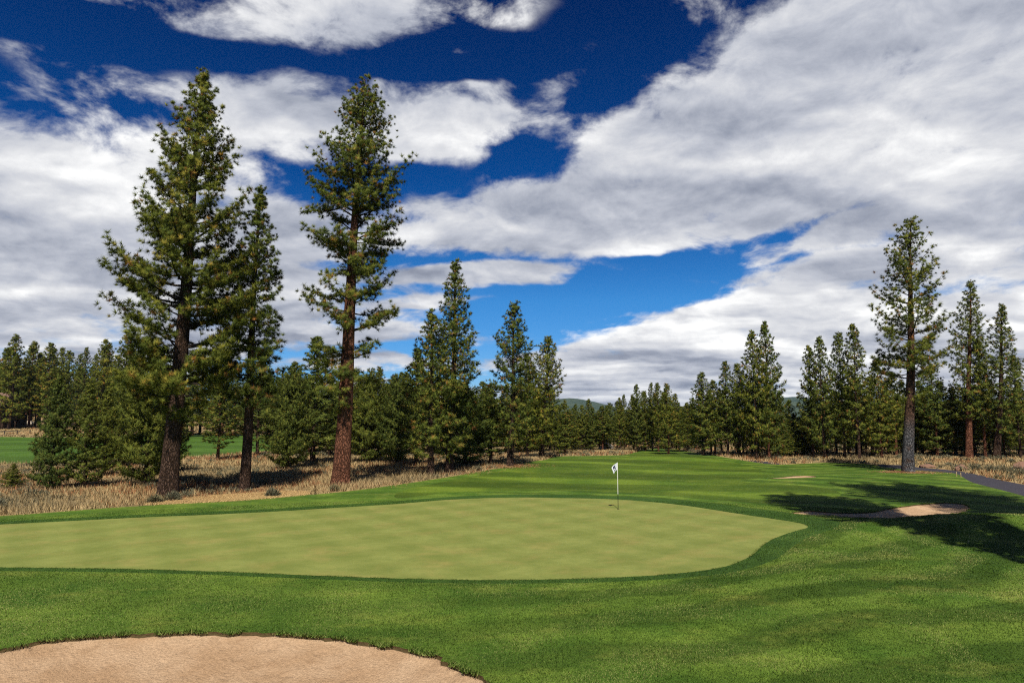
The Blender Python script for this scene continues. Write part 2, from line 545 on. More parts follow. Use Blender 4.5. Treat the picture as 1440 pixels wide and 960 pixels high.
def mat_sand():
    m, t, b, co = material('bunker_sand', 0.95, 0.1)
    n = t.noise(co, 0.8, 5, 0.6)
    c = t.mix(t.mr(n, 0.35, 0.68), (0.45, 0.295, 0.170), (0.55, 0.385, 0.240))
    n2 = t.noise(co, 3.0, 5, 0.7)
    c = t.mix(t.mr(n2, 0.50, 0.75, 0, 0.6), c, (0.34, 0.21, 0.115))
    n3 = t.noise(co, 24, 5, 0.8)
    c = t.mix(1.0, c, t.ramp(n3, [(0.3, (0.62, 0.60, 0.58)), (0.7, (1.22, 1.22, 1.22))]), 'MULTIPLY')
    t.set(b.inputs['Base Color'], c)
    rk = t.n('ShaderNodeTexWave', wave_type='BANDS', bands_direction='DIAGONAL')
    t.set(rk.inputs['Vector'], co)
    rk.inputs['Scale'].default_value = 3.4
    rk.inputs['Distortion'].default_value = 5.0
    rk.inputs['Detail'].default_value = 3
    h = t.m('ADD', t.m('MULTIPLY', n3, 0.8), t.m('MULTIPLY', rk.outputs['Fac'], 0.07))
    h = t.m('ADD', h, t.m('MULTIPLY', n2, 1.2))
    fp = t.n('ShaderNodeTexVoronoi', feature='SMOOTH_F1')
    t.set(fp.inputs['Vector'], t.vm('ADD', co, t.vm('SCALE', t.noise(co, 2.0, 3, out='Color'), scale=0.4)))
    fp.inputs['Scale'].default_value = 2.3
    h = t.m('ADD', h, t.m('MULTIPLY', t.mr(fp.outputs['Distance'], 0.05, 0.35), 0.55))
    bump(t, b, h, 0.85, 0.07)
    return m


def mat_soil():
    m, t, b, co = material('lip_soil', 0.95, 0.05)
    n = t.noise(co, 14, 4, 0.7)
    t.set(b.inputs['Base Color'], t.mix(n, (0.03, 0.028, 0.012), (0.13, 0.085, 0.04)))
    bump(t, b, n, 1.0, 0.05)
    return m


def mat_ground():
    m, t, b, co = material('dry_native_ground', 0.95, 0.05)
    n = t.noise(co, 0.22, 6, 0.62)
    c = t.ramp(n, [(0.30, (0.15, 0.12, 0.07)), (0.46, (0.30, 0.225, 0.11)), (0.58, (0.38, 0.27, 0.13)), (0.74, (0.30, 0.16, 0.075))])
    n2 = t.noise(co, 1.6, 6, 0.7)
    c = t.mix(t.mr(n2, 0.5, 0.72, 0, 0.6), c, (0.16, 0.15, 0.10))
    n3 = t.noise(co, 9, 5, 0.75)
    c = t.mix(1.0, c, t.ramp(n3, [(0.3, (0.55, 0.55, 0.55)), (0.7, (1.35, 1.35, 1.3))]), 'MULTIPLY')
    gx, gy, gz = t.sep(co)
    wood = t.m('MULTIPLY', t.mr(t.m('ADD', t.vm('LENGTH', co), t.m('MULTIPLY', n, 14)), 100, 112), t.mr(gx, -35, -15))
    c = t.mix(wood, c, t.mix(n3, (0.030, 0.024, 0.014), (0.075, 0.055, 0.030)))
    far = t.mr(t.vm('LENGTH', co), 300, 420)
    c = t.mix(far, c, t.mix(t.noise(co, 0.02, 6, 0.7), (0.02, 0.035, 0.014), (0.06, 0.075, 0.03)))
    t.set(b.inputs['Base Color'], c)
    bump(t, b, t.m('ADD', n2, n3), 0.9, 0.12)
    return m


def mat_path():
    m, t, b, co = material('asphalt', 0.85, 0.25)
    n = t.noise(co, 1.1, 5, 0.6)
    n2 = t.noise(co, 60, 3, 0.7)
    c = t.mix(n, (0.026, 0.025, 0.034), (0.050, 0.046, 0.057))
    c = t.mix(1.0, c, t.ramp(n2, [(0.3, (0.75, 0.75, 0.75)), (0.7, (1.25, 1.25, 1.25))]), 'MULTIPLY')
    t.set(b.inputs['Base Color'], c)
    bump(t, b, n2, 0.3, 0.01)
    return m


def attr_mat(name, stops, trans=0.25, attr='tint', rough=0.75, spec=0.15, co_noise=0.0):
    """Leaf-like material: colour from the point attribute, part of the light let through."""
    m = bpy.data.materials.new(name)
    m.use_nodes = True
    t = NT(m.node_tree)
    o = t.n('ShaderNodeOutputMaterial')
    a = t.n('ShaderNodeAttribute', attribute_name=attr)
    c = t.ramp(a.outputs['Fac'], stops)
    oi = t.n('ShaderNodeObjectInfo')
    vr = t.ramp(oi.outputs['Random'], [(0.0, (0.80, 0.86, 0.92)), (0.5, (1.0, 1.0, 1.0)), (1.0, (1.22, 1.12, 0.95))])
    c = t.mix(1.0, c, vr, 'MULTIPLY')
    b = t.n('ShaderNodeBsdfPrincipled')
    b.inputs['Roughness'].default_value = rough
    b.inputs['Specular IOR Level'].default_value = spec
    t.set(b.inputs['Base Color'], c)
    tr = t.n('ShaderNodeBsdfTranslucent')
    t.set(tr.inputs['Color'], c)
    mx = t.n('ShaderNodeMixShader')
    mx.inputs[0].default_value = trans
    t.t.links.new(b.outputs[0], mx.inputs[1])
    t.t.links.new(tr.outputs[0], mx.inputs[2])
    t.t.links.new(mx.outputs[0], o.inputs[0])
    return m


def mat_bark(name, dark, mid, light, scale=5.0, grey=0.0):
    m, t, b, co = material(name, 0.95, 0.05)
    x, y, z = t.sep(co)
    v = t.comb(x, y, t.m('MULTIPLY', z, 0.24))
    vo = t.n('ShaderNodeTexVoronoi', feature='DISTANCE_TO_EDGE')
    t.set(vo.inputs['Vector'], t.vm('ADD', v, t.vm('SCALE', t.noise(v, 4, 3, out='Color'), scale=0.12)))
    vo.inputs['Scale'].default_value = scale
    plate = t.mr(vo.outputs['Distance'], 0.0, 0.26)
    n = t.noise(v, 9, 5, 0.7)
    c = t.mix(t.mr(n, 0.35, 0.65), mid, light)
    c = t.mix(t.mr(plate, 0, 1, 0.25, 1.0), dark, c)
    if grey:
        g = t.m('MULTIPLY', t.mr(z, 2.6, 4.6, 1.0, 0.0), t.mr(t.noise(co, 1.5, 4), 0.25, 0.5))
        c = t.mix(g, c, t.mix(plate, (0.04, 0.04, 0.045), t.mix(n, (0.07, 0.066, 0.07), (0.25, 0.24, 0.24))))
    c = t.mix(1.0, c, t.ramp(t.noise(co, 1.3, 4, 0.6), [(0.3, (0.7, 0.7, 0.7)), (0.7, (1.2, 1.2, 1.2))]), 'MULTIPLY')
    t.set(b.inputs['Base Color'], c)
    bump(t, b, t.m('ADD', plate, t.m('MULTIPLY', n, 0.4)), 1.0, 0.06)
    return m


M = {}
M['green'] = mat_green()
M['fringe'] = turf('fringe_turf', (0.030, 0.070, 0.012), (0.045, 0.095, 0.016), (0.09, 0.11, 0.02), None, 40, 0.35, 0.25)
M['fairway'] = turf('fairway_turf', (0.070, 0.128, 0.013), (0.130, 0.190, 0.021), (0.19, 0.205, 0.028), [(80, 3.4, 0.55), (52, 5.2, 0.45)], 30, 0.3, 0.4)
M['rough'] = turf('rough_turf', (0.052, 0.112, 0.012), (0.135, 0.205, 0.028), (0.23, 0.245, 0.050), [(62, 2.4, 0.15)], 28, 0.45, 0.6, 0.75)
M['far_fairway'] = turf('far_turf', (0.048, 0.105, 0.013), (0.072, 0.138, 0.018), (0.10, 0.14, 0.024), [(80, 7.0, 0.35)], 12, 0.2, 0.2)
M['sand'] = mat_sand()
M['soil'] = mat_soil()
M['ground'] = mat_ground()
M['path'] = mat_path()
PINE = [(0.0, (0.022, 0.036, 0.008)), (0.40, (0.074, 0.102, 0.014)), (0.70, (0.165, 0.182, 0.026)), (0.90, (0.24, 0.20, 0.036)), (0.95, (0.27, 0.135, 0.032)), (1.0, (0.19, 0.075, 0.022))]
M['needles'] = attr_mat('pine_needles', PINE, 0.22)
YPINE = [(0.0, (0.024, 0.042, 0.010)), (0.45, (0.085, 0.112, 0.018)), (0.9, (0.165, 0.180, 0.030)), (1.0, (0.22, 0.18, 0.035))]
M['young_needles'] = attr_mat('young_needles', YPINE, 0.22)
M['bark_red'] = mat_bark('red_bark', (0.026, 0.012, 0.007), (0.175, 0.072, 0.042), (0.30, 0.135, 0.082), 17)
M['bark_brown'] = mat_bark('brown_bark', (0.014, 0.009, 0.006), (0.075, 0.045, 0.030), (0.15, 0.095, 0.068), 17)
M['bark_grey'] = mat_bark('grey_bark', (0.016, 0.011, 0.008), (0.10, 0.055, 0.035), (0.18, 0.10, 0.068), 15, 1.0)
M['limb'] = mat_bark('limb_bark', (0.012, 0.010, 0.008), (0.045, 0.035, 0.028), (0.10, 0.08, 0.065), 12)
M['grass_blade'] = attr_mat('rough_blades', [(0.0, (0.018, 0.050, 0.006)), (0.4, (0.078, 0.148, 0.017)), (0.72, (0.185, 0.255, 0.055)), (1.0, (0.38, 0.38, 0.13))], 0.3)
M['dry_blade'] = attr_mat('dry_blades', [(0.0, (0.085, 0.09, 0.05)), (0.22, (0.19, 0.165, 0.10)), (0.45, (0.38, 0.27, 0.135)), (0.78, (0.58, 0.43, 0.21)), (0.90, (0.34, 0.16, 0.07)), (1.0, (0.40, 0.15, 0.06))], 0.2)
M['sage'] = attr_mat('sage_leaf', [(0.0, (0.06, 0.06, 0.035)), (0.6, (0.15, 0.145, 0.09)), (1.0, (0.24, 0.21, 0.11))], 0.15)

# ------------------------------------------------------------------ ground sheets
ZMAT = {'cart_path': 'path', 'cart_path_far': 'path', 'putting_green': 'green', 'fringe': 'fringe', 'fairway': 'fairway', 'rough': 'rough', 'far_fairway': 'far_fairway'}
ZNAME = {'cart_path': 'cart_path', 'cart_path_far': 'cart_path', 'putting_green': 'putting_green', 'fringe': 'green_fringe', 'fairway': 'fairway', 'rough': 'rough_lawn', 'far_fairway': 'distant_fairway'}


def zone_mesh(tri):
    used, inv = np.unique(tri.ravel(), return_inverse=True)
    V = np.column_stack([V2[used], Z2[used]])
    Fc = inv.reshape(-1, 3)
    a, b, c = (V[Fc[:, i], :2] for i in range(3))
    cr = (b[:, 0] - a[:, 0]) * (c[:, 1] - a[:, 1]) - (b[:, 1] - a[:, 1]) * (c[:, 0] - a[:, 0])
    Fc[cr < 0] = Fc[cr < 0][:, ::-1]
    return V, Fc


for i, k in enumerate(ORDER):
    V, Fc = zone_mesh(TRI[zone == i])
    if k.startswith('bunker'):
        depth, lip = {'bunker_front': (0.45, 0.075), 'bunker_right': (0.28, 0.05), 'bunker_far': (0.12, 0.03)}[k]
        # inner sheet of sand lying below the cut edge of the turf
        nb = len(V)
        e = np.sort(np.concatenate([Fc[:, [0, 1]], Fc[:, [1, 2]], Fc[:, [2, 0]]]), 1)
        ue, ct = np.unique(e, axis=0, return_counts=True)
        rim_e = ue[ct == 1]
        d = dist_to(POLY[k], V[:, 0], V[:, 1])
        Vs = V.copy()
        Vs[:, 2] -= lip + depth * (1 - np.exp(-d / (depth * 3.0)))
        rng = np.random.default_rng(i)
        Vs[:, 2] += 0.012 * np.sin(Vs[:, 0] * 4.1 + Vs[:, 1] * 2.3) * np.minimum(d, 1)
        rim = np.unique(rim_e)
        rim_map = {int(v): nb + j for j, v in enumerate(rim)}
        Vall = np.concatenate([Vs, V[rim]])
        sk = []
        for a, b_ in rim_e:
            A, B = rim_map[int(a)], rim_map[int(b_)]
            sk += [(a, b_, B), (a, B, A)]
        Fa = np.concatenate([Fc, np.array(sk)])
        o = mesh_obj('sand_bunker', Vall, Fa, [M['sand'], M['soil']], mat_idx=[0] * len(Fc) + [1] * len(sk))
        tag(o, kind='structure')
    else:
        o = mesh_obj(ZNAME[k], V, Fc, M[ZMAT[k]])
        tag(o, kind='structure')
V, Fc = zone_mesh(TRI[zone == -1])
tag(mesh_obj('ground', V, Fc, M['ground']), kind='structure')


# ------------------------------------------------------------------ blades of grass
def blades(P, h, w, lean, rng, tint):
    """One bent blade (a triangle) per point."""
    n = len(P)
    az = rng.uniform(0, 2 * math.pi, n)
    side = np.stack([np.cos(az), np.sin(az), np.zeros(n)], 1) * (w * 0.5)[:, None]
    la = rng.uniform(0, 2 * math.pi, n)
    top = np.stack([np.cos(la) * lean * h, np.sin(la) * lean * h, h], 1)
    V = np.empty((n, 3, 3))
    V[:, 0] = P - side
    V[:, 1] = P + side
    V[:, 2] = P + top
    return V.reshape(-1, 3), np.arange(3 * n).reshape(-1, 3), np.repeat(tint, 3)


def vnoise(x, y, s, seed=0):
    """Cheap smooth noise from a few sines, about 0..1."""
    rng = np.random.default_rng(seed)
    v = np.zeros_like(x)
    for k in range(7):
        a = rng.uniform(0, 2 * math.pi)
        f = s * rng.uniform(0.6, 1.9)
        v += np.sin((x * math.cos(a) + y * math.sin(a)) * f + rng.uniform(0, 6.28))
    return np.clip(0.5 + v / 7.5, 0, 1)


def in_lawn(x, y):
    m = inside(POLY['rough'], x, y)
    for k in ('putting_green', 'fairway', 'bunker_front', 'bunker_right', 'bunker_far', 'cart_path'):
        m &= ~inside(POLY[k], x, y)
    return m


def scatter(n, r0, r1, a0, a1, rng, power=0.0):
    u = rng.uniform(0, 1, n)
    r = r0 * (r1 / r0) ** u if power == 0 else r0 + (r1 - r0) * u
    th = rng.uniform(a0, a1, n)
    return r * np.sin(th), r * np.cos(th)


def build_rough_blades():
    rng = np.random.default_rng(21)
    x, y = scatter(1000000, 9.5, 36, -0.72, 0.72, rng)
    m = in_lawn(x, y)
    x, y = x[m], y[m]
    r = np.hypot(x, y)
    z = terr(x, y)
    h = rng.uniform(0.016, 0.036, len(x)) * (0.8 + 0.4 * vnoise(x, y, 2.0, 4))
    w = rng.uniform(0.5, 1.0, len(x)) * 0.0008 * r
    ti = 0.06 + (0.50 * vnoise(x, y, 0.45, 5) + 0.32 * vnoise(x, y, 1.7, 6)) * rng.uniform(0.5, 1.25, len(x)) + 0.42 * rng.uniform(0, 1, len(x)) ** 3 - 0.12 * rng.uniform(0, 1, len(x)) ** 2
    arc = 0.5 + 0.5 * np.sin((np.hypot(x * 0.62 + 3.0, y - 28.5) + 2.6 * vnoise(x, y, 0.6, 7)) * 3.3)
    arc = sstep(0.2, 0.8, arc)
    ti = ti * (1.1 + sstep(-5, 5, x) * (0.25 - 0.75 * arc))
    fr = inside(POLY['fringe'], x, y)
    ti = np.where(fr, ti * 0.55, ti)
    h = np.where(fr, h * 0.9, h)
    V, Fc, T = blades(np.stack([x, y, z - 0.004], 1), h, w, rng.uniform(0.1, 0.9, len(x)), rng, np.clip(ti, 0, 1))
    # ragged fringe hanging over the sand
    Vs, Fs, Ts = [V], [Fc], [T]
    for k, n in (('bunker_front', 14000), ('bunker_right', 4000), ('putting_green', 26000)):
        p = POLY[k]
        q = np.roll(p, -1, 0)
        i = rng.integers(0, len(p), n)
        s = rng.uniform(0, 1, n)[:, None]
        c = p[i] * (1 - s) + q[i] * s + rng.normal(0, 0.035, (n, 2))
        hh = rng.uniform(0.03, 0.085, n)
        keep = vnoise(c[:, 0], c[:, 1], 5.0, 9) > 0.38
        c, hh = c[keep], hh[keep]
        lt = rng.uniform(0.1, 0.95, len(c))
        if k == 'putting_green':
            hh, lt = hh * 0.55, lt * 0.4
        nn = len(c)
        A, B, T = blades(np.column_stack([c, terr(c[:, 0], c[:, 1]) - 0.02]), hh, np.full(nn, 0.016), rng.uniform(0.3, 1.3, nn), rng, lt)
        Fs.append(B + sum(len(v) for v in Vs))
        Vs.append(A)
        Ts.append(T)
    nv = sum(len(v) for v in Vs)
    nr = np.repeat(rng.normal(0, 0.38, (nv // 3, 3)) + np.array([0, -0.15, 1.0]), 3, 0)
    nr /= np.linalg.norm(nr, axis=1)[:, None]
    o = mesh_obj('rough_grass', np.concatenate(Vs), np.concatenate(Fs), M['grass_blade'], attrs={'tint': np.concatenate(Ts)}, normals=nr)
    tag(o, kind='stuff')


def in_native(x, y):
    m = ~inside(POLY['rough'], x, y)
    for k in ('far_fairway', 'cart_path', 'bare_strip', 'dry_apron'):
        m &= ~inside(POLY[k], x, y)
    return m


def build_dry_grass():
    rng = np.random.default_rng(31)
    x, y = scatter(60000, 26, 150, -0.74, 0.74, rng)
    m = in_native(x, y)
    x, y = x[m], y[m]
    r = np.hypot(x, y)
    x2, y2 = scatter(16000, 130, 270, -0.72, -0.2, rng)
    m2 = in_native(x2, y2)
    x, y = np.concatenate([x, x2[m2]]), np.concatenate([y, y2[m2]])
    r = np.hypot(x, y)
    patch = vnoise(x, y, 0.35, 8)
    k = 9
    X = np.repeat(x, k) + rng.normal(0, 0.13, len(x) * k)
    Y = np.repeat(y, k) + rng.normal(0, 0.13, len(x) * k)
    RR = np.repeat(r, k)
    edge = np.repeat(0.55 + 0.45 * vnoise(x, y, 0.8, 3), k)
    h = rng.uniform(0.16, 0.46, len(X)) * edge
    w = rng.uniform(0.5, 1.0, len(X)) * 0.00085 * RR
    ti = np.repeat(np.clip(0.18 + 0.72 * patch + rng.normal(0, 0.14, len(x)), 0, 0.88), k) + rng.normal(0, 0.05, len(X))
    red = np.repeat(rng.uniform(0, 1, len(x)) < 0.25 * (vnoise(x, y, 0.25, 12) > 0.62), k)
    ti = np.where(red, rng.uniform(0.86, 1.0, len(X)), ti)
    ti = ti + 0.05
    V, Fc, T = blades(np.stack([X, Y, terr(X, Y) - 0.02], 1), h, w, rng.uniform(0.1, 0.75, len(X)), rng, np.clip(ti, 0, 1))
    nr = np.repeat(rng.normal(0, 0.5, (len(V) // 3, 3)) + np.array([0, -0.5, 0.8]), 3, 0)
    nr /= np.linalg.norm(nr, axis=1)[:, None]
    tag(mesh_obj('dry_grass', V, Fc, M['dry_blade'], attrs={'tint': T}, normals=nr), kind='stuff')
    # far bare strip beyond the fairway: short straw
    p = POLY['bare_strip']
    lo, hi = p.min(0), p.max(0)
    x = rng.uniform(lo[0], hi[0], 30000)
    y = rng.uniform(lo[1], hi[1], 30000)
    m = inside(p, x, y)
    x, y = x[m], y[m]
    V, Fc, T = blades(np.stack([x, y, terr(x, y) - 0.02], 1), rng.uniform(0.15, 0.4, len(x)), rng.uniform(0.05, 0.09, len(x)), rng.uniform(0.1, 0.7, len(x)), rng, np.clip(rng.normal(0.76, 0.05, len(x)), 0, 0.84))
    tag(mesh_obj('straw_grass', V, Fc, M['dry_blade'], attrs={'tint': T}, smooth=False), kind='stuff')
    p = POLY['dry_apron']
    lo, hi = p.min(0), p.max(0)
    x = rng.uniform(lo[0], hi[0], 60000)
    y = rng.uniform(lo[1], hi[1], 60000)
    m = inside(p, x, y)
    x, y = x[m], y[m]
    V, Fc, T = blades(np.stack([x, y, terr(x, y) - 0.004], 1), rng.uniform(0.03, 0.07, len(x)), rng.uniform(0.02, 0.04, len(x)), rng.uniform(0.3, 1.4, len(x)), rng, np.clip(rng.normal(0.68, 0.08, len(x)), 0, 0.84))
    tag(mesh_obj('straw_apron', V, Fc, M['dry_blade'], attrs={'tint': T}, smooth=False), kind='stuff')


def leaf_mound(rng, n, rad, hgt):
    u = rng.normal(0, 1, (n, 3))
    u[:, 2] = np.abs(u[:, 2])
    u /= np.linalg.norm(u, axis=1)[:, None]
    q = u * rng.uniform(0.45, 1.0, n)[:, None] * np.array([rad, rad, hgt])
    d = u + rng.normal(0, 0.45, (n, 3)) + np.array([0, 0, 0.5])
    d /= np.linalg.norm(d, axis=1)[:, None]
    s = np.cross(d, rng.normal(0, 1, (n, 3)))
    s /= np.linalg.norm(s, axis=1)[:, None]
    return q, d, s


def build_sagebrush():
    rng = np.random.default_rng(41)
    x, y = scatter(2600, 32, 120, -0.72, 0.72, rng)
    m = in_native(x, y) & (vnoise(x, y, 0.3, 17) > 0.48)
    x, y = x[m], y[m]
    Vs, Ts = [], []
    for a, b_ in zip(x, y):
        rad = rng.uniform(0.2, 0.5)
        q, d, s = leaf_mound(rng, 60, rad, rad * rng.uniform(0.8, 1.2))
        q = q + np.array([a, b_, float(terr(a, b_)) - 0.03])
        ln = rng.uniform(0.10, 0.2, 60)[:, None]
        wd = 0.0007 * math.hypot(a, b_)
        V = np.stack([q - s * wd, q + s * wd, q + d * ln], 1)
        Vs.append(V.reshape(-1, 3))
        Ts.append(np.repeat(np.clip(rng.uniform(0, 1) * 0.5 + rng.uniform(0, 0.5, 60), 0, 1), 3))
    V = np.concatenate(Vs)
    tag(mesh_obj('sagebrush', V, np.arange(len(V)).reshape(-1, 3), M['sage'], attrs={'tint': np.concatenate(Ts)}, smooth=False), kind='stuff')


build_rough_blades()
build_dry_grass()
build_sagebrush()


# ------------------------------------------------------------------ trees
def tube(path, rad, sides, rng=None, rough=0.0):
    path = np.asarray(path, float)
    n = len(path)
    tan = np.gradient(path, axis=0)
    tan /= np.linalg.norm(tan, axis=1)[:, None] + 1e-9
    ref = np.array([0.0, 0.0, 1.0]) if abs(tan[0, 2]) < 0.8 else np.array([1.0, 0.0, 0.0])
    u = np.cross(tan, ref)
    u /= np.linalg.norm(u, axis=1)[:, None] + 1e-9
    v = np.cross(tan, u)
    a = np.linspace(0, 2 * math.pi, sides, endpoint=False)
    rr = np.asarray(rad)[:, None] * np.ones(sides)[None]
    if rough:
        lob = 1 + rough * np.sin(a * 3 + rng.uniform(0, 6))[None] + rough * 0.7 * np.sin(a * 5 + rng.uniform(0, 6))[None]
        rr = rr * lob * (1 + rng.normal(0, rough * 0.4, (n, sides)))
    V = path[:, None] + (np.cos(a)[None, :, None] * u[:, None] + np.sin(a)[None, :, None] * v[:, None]) * rr[..., None]
    i = np.arange(n - 1)[:, None] * sides
    j = np.arange(sides)[None]
    k = (j + 1) % sides
    Fq = np.stack([i + j, i + k, i + sides + k, i + sides + j], -1).reshape(-1, 4)
    return V.reshape(-1, 3), Fq


def cat(parts):
    Vs, Fs, o = [], [], 0
    for V, Fc in parts:
        Vs.append(V)
        Fs.append(Fc + o)
        o += len(V)
    return np.concatenate(Vs), np.concatenate(Fs)


def pine_shape(seed, h, prof, r0, lean=(0, 0), whorl=0.55, nbr=(4, 6), gap=0.0, tuft=0.31, spacing=0.34, needles=18, width=0.034,
               droop=0.15, curl=0.35, fill=1.0, young=False, wiggle=0.10, ball=0, vary=0.10, dead=0.045, flare=0.22, clump=0.0):
    """A pine: trunk tube, limb tubes, and needle tufts sitting on the twigs. prof lists (height share, crown radius)."""
    rng = np.random.default_rng(seed)
    pt = np.array([p[0] for p in prof])
    pr = np.array([p[1] for p in prof])
    sw, sa = rng.uniform(0, 6.28, 2)

    def axis(s):
        s = np.asarray(s, float)
        return np.stack([lean[0] * s + wiggle * np.sin(s * 5 + sw) * s * (1 - s) * 4, lean[1] * s + wiggle * np.sin(s * 4 + sa) * s * (1 - s) * 4, s * h], -1)

    s = np.concatenate([[0, 0.006, 0.014, 0.03], np.linspace(0.06, 1, 26)])
    rad = r0 * (1 - s) ** 0.85 * (1 + flare * np.exp(-s * h / 0.5)) + 0.012
    pth = axis(s)
    pth[0, 2] -= 0.25
    trunk = tube(pth, rad, 14 if needles > 12 else 8, rng, 0.045)
    limbs, TC, TD = [], [], []
    z = pt[0] * h
    ga = rng.uniform(0, 6.28)
    clsw = rng.uniform(0, 6.28, 4)
    while z < h * 0.985:
        tt = z / h
        nb = rng.integers(nbr[0], nbr[1] + 1)
        for b in range(nb):
            ga += 2.39996 + rng.normal(0, 0.35)
            if rng.uniform() < gap * (1 - tt):
                continue
            field = math.sin(ga * 2 + clsw[0] + z * 0.9) + math.sin(ga * 3 + clsw[1] - z * 1.3) + math.sin(z * 1.9 + clsw[2])
            if clump and field < -2 + clump * (1.2 - tt) * 2:
                continue
            zz = z + rng.uniform(-0.5, 0.5) * whorl
            t1 = min(max(zz / h, 0.01), 0.99)
            r = float(np.interp(t1, pt, pr)) * rng.uniform(0.72, 1.18)
            if rng.uniform() < 0.06:
                r *= 1.12
            if r < 0.12:
                r = 0.12
            up = -droop + (0.95 + droop) * max(0.0, t1 - 0.15) ** 1.25 + rng.normal(0, vary)
            base = axis(t1)
            out = np.array([math.cos(ga), math.sin(ga), 0.0])
            lat = np.array([-out[1], out[0], 0.0])
            ss = np.linspace(0, 1, 7)
            bend = rng.normal(0, 0.10)
            pth = base + out * (ss * r)[:, None] + lat * (bend * r * ss**2)[:, None]
            pth[:, 2] += r * (up * ss + curl * ss**2.2)
            L = np.linalg.norm(np.diff(pth, axis=0), axis=1).sum()
            br = max(0.012, 0.016 * L + 0.008)
            limbs.append(tube(pth, np.linspace(br, 0.006, 7), 5 if needles > 12 else 4))
            # twigs with tufts
            start = 0.12 if young else rng.uniform(0.22, 0.42)
            start = min(start, 0.6)
            k = max(2, int(L * (1 - start) / spacing * fill))
            for q in np.linspace(start, 1.0, k):
                c = np.array([np.interp(q, ss, pth[:, i]) for i in range(3)])
                for sg in (-1, 1):
                    if rng.uniform() < 0.12:
                        continue
                    tl = np.clip(0.48 * r * (1.18 - q), 0.5 * tuft, 1.7) * rng.uniform(0.55, 1.2)
                    an = rng.uniform(0.45, 1.15)
                    dv = out * math.cos(an) + lat * sg * math.sin(an) + np.array([0, 0, rng.uniform(0.0, 0.55)])
                    dv /= np.linalg.norm(dv)
                    nt = max(1, int(tl / spacing + 0.5))
                    if not young and tl > 0.4 and needles > 12:
                        e = c + dv * tl
                        limbs.append(tube(np.stack([c, (c + e) / 2 + np.array([0, 0, -0.03]), e]), [0.014, 0.010, 0.005], 3))
                    for w in range(nt):
                        f = (w + 1) / nt
                        TC.append(c + dv * tl * f + rng.normal(0, 0.05, 3))
                        TD.append(dv + np.array([0, 0, 0.45]))
                TC.append(c + rng.normal(0, 0.04, 3))
                TD.append(out * 0.6 + np.array([0, 0, 0.8]))
            for q in rng.uniform(0.45, 1.0, int(ball * min(1.6, r / 1.8))):
                c = np.array([np.interp(q, ss, pth[:, i]) for i in range(3)]) + rng.normal(0, 1, 3) * np.array([0.30, 0.30, 0.24]) * min(1.0, r / 1.3)
                TC.append(c)
                TD.append(out * 0.3 + rng.normal(0, 0.3, 3) + np.array([0, 0, 0.7]))
            TC.append(pth[-1])
            TD.append(pth[-1] - pth[-2] + np.array([0, 0, 0.15]))
        z += whorl * rng.uniform(0.75, 1.25) * (0.55 + 0.6 * (1 - tt))
    for q in np.linspace(0.93, 1.0, 7):
        TC.append(axis(q))
        TD.append(np.array([0, 0, 1.0]))
    C = np.array(TC)
    D = np.array(TD)
    D /= np.linalg.norm(D, axis=1)[:, None] + 1e-9
    n = len(C)
    K = needles
    N = rng.normal(0, 1, (n, K, 3))
    N /= np.linalg.norm(N, axis=2)[..., None]
    N = N + D[:, None] * 0.75
    N /= np.linalg.norm(N, axis=2)[..., None]
    S = np.cross(N, rng.normal(0, 1, (n, K, 3)))
    S /= np.linalg.norm(S, axis=2)[..., None]
    ln = tuft * (1 - 0.35 * np.clip(C[:, 2:3] / h - 0.55, 0, 1) / 0.45) * rng.uniform(0.7, 1.25, (n, 1)) * rng.uniform(0.75, 1.15, (n, K))
    axis_xy = np.zeros((n, 1, 3))
    cz = np.clip(C[:, 2] / h, 0, 1)
    axis_xy[:, 0] = axis(cz)
    outw = C[:, None] - axis_xy
    outw[..., 2] = 0
    outw /= np.linalg.norm(outw, axis=2)[..., None] + 0.3
    Ng = np.cross(S, N)
    flip = np.sign(np.sum(Ng * (D[:, None] * 0.6 + outw + N * 0.2 + np.array([0, 0, 0.25])), axis=2))
    flip[flip == 0] = 1
    S = S * flip[..., None]
    Ng = Ng * flip[..., None]
    NR = N * 0.75 + Ng * 0.55 + D[:, None] * 0.25 + outw * 0.15
    NR /= np.linalg.norm(NR, axis=2)[..., None]
    NR = np.repeat(NR.reshape(-1, 3), 3, 0)
    b0 = C[:, None] - N * 0.02
    V = np.stack([b0 - S * width / 2, b0 + S * width / 2, b0 + N * ln[..., None]], 2).reshape(-1, 3)
    tb = np.clip(rng.normal(0.48, 0.20, n), 0.03, 0.88)
    gold = rng.uniform(0, 1, n) < dead
    tb = np.where(gold, rng.uniform(0.90, 1.0, n), tb)
    tint = np.repeat(np.clip(tb[:, None] + rng.normal(0, 0.06, (n, K)), 0, 1), 3)
    print('INFO tufts', n)
    return trunk, cat(limbs), (V, np.arange(len(V)).reshape(-1, 3), tint, NR)


def pine_object(shape, loc, label, group=None, bark='bark_brown', leaf='needles', rotz=0.0, name='pine_tree'):
    (tv, tf), (lv, lf), (fv, ff, ft, fn) = shape
    root = empty(name, loc, label, 'tree', group)
    root.rotation_euler = (0, 0, rotz)
    mesh_obj('trunk', tv, tf, M[bark], root)
    mesh_obj('branches', lv, lf, M['limb'], root)
    mesh_obj('crown', fv, ff, M[leaf], root, attrs={'tint': ft}, normals=fn)
    return root


def place(bx, by, tx, ty, dy=0.0):
    """Foot on the terrain under a pixel, height and sideways lean up to the top pixel."""
    p = hit(bx, by)
    d = ray(tx, ty)
    s = p[1] / d[1]
    z0 = float(terr(*p))
    return p, z0, CAM_Z + d[2] * s - z0, d[0] * s - p[0], p[1] / F


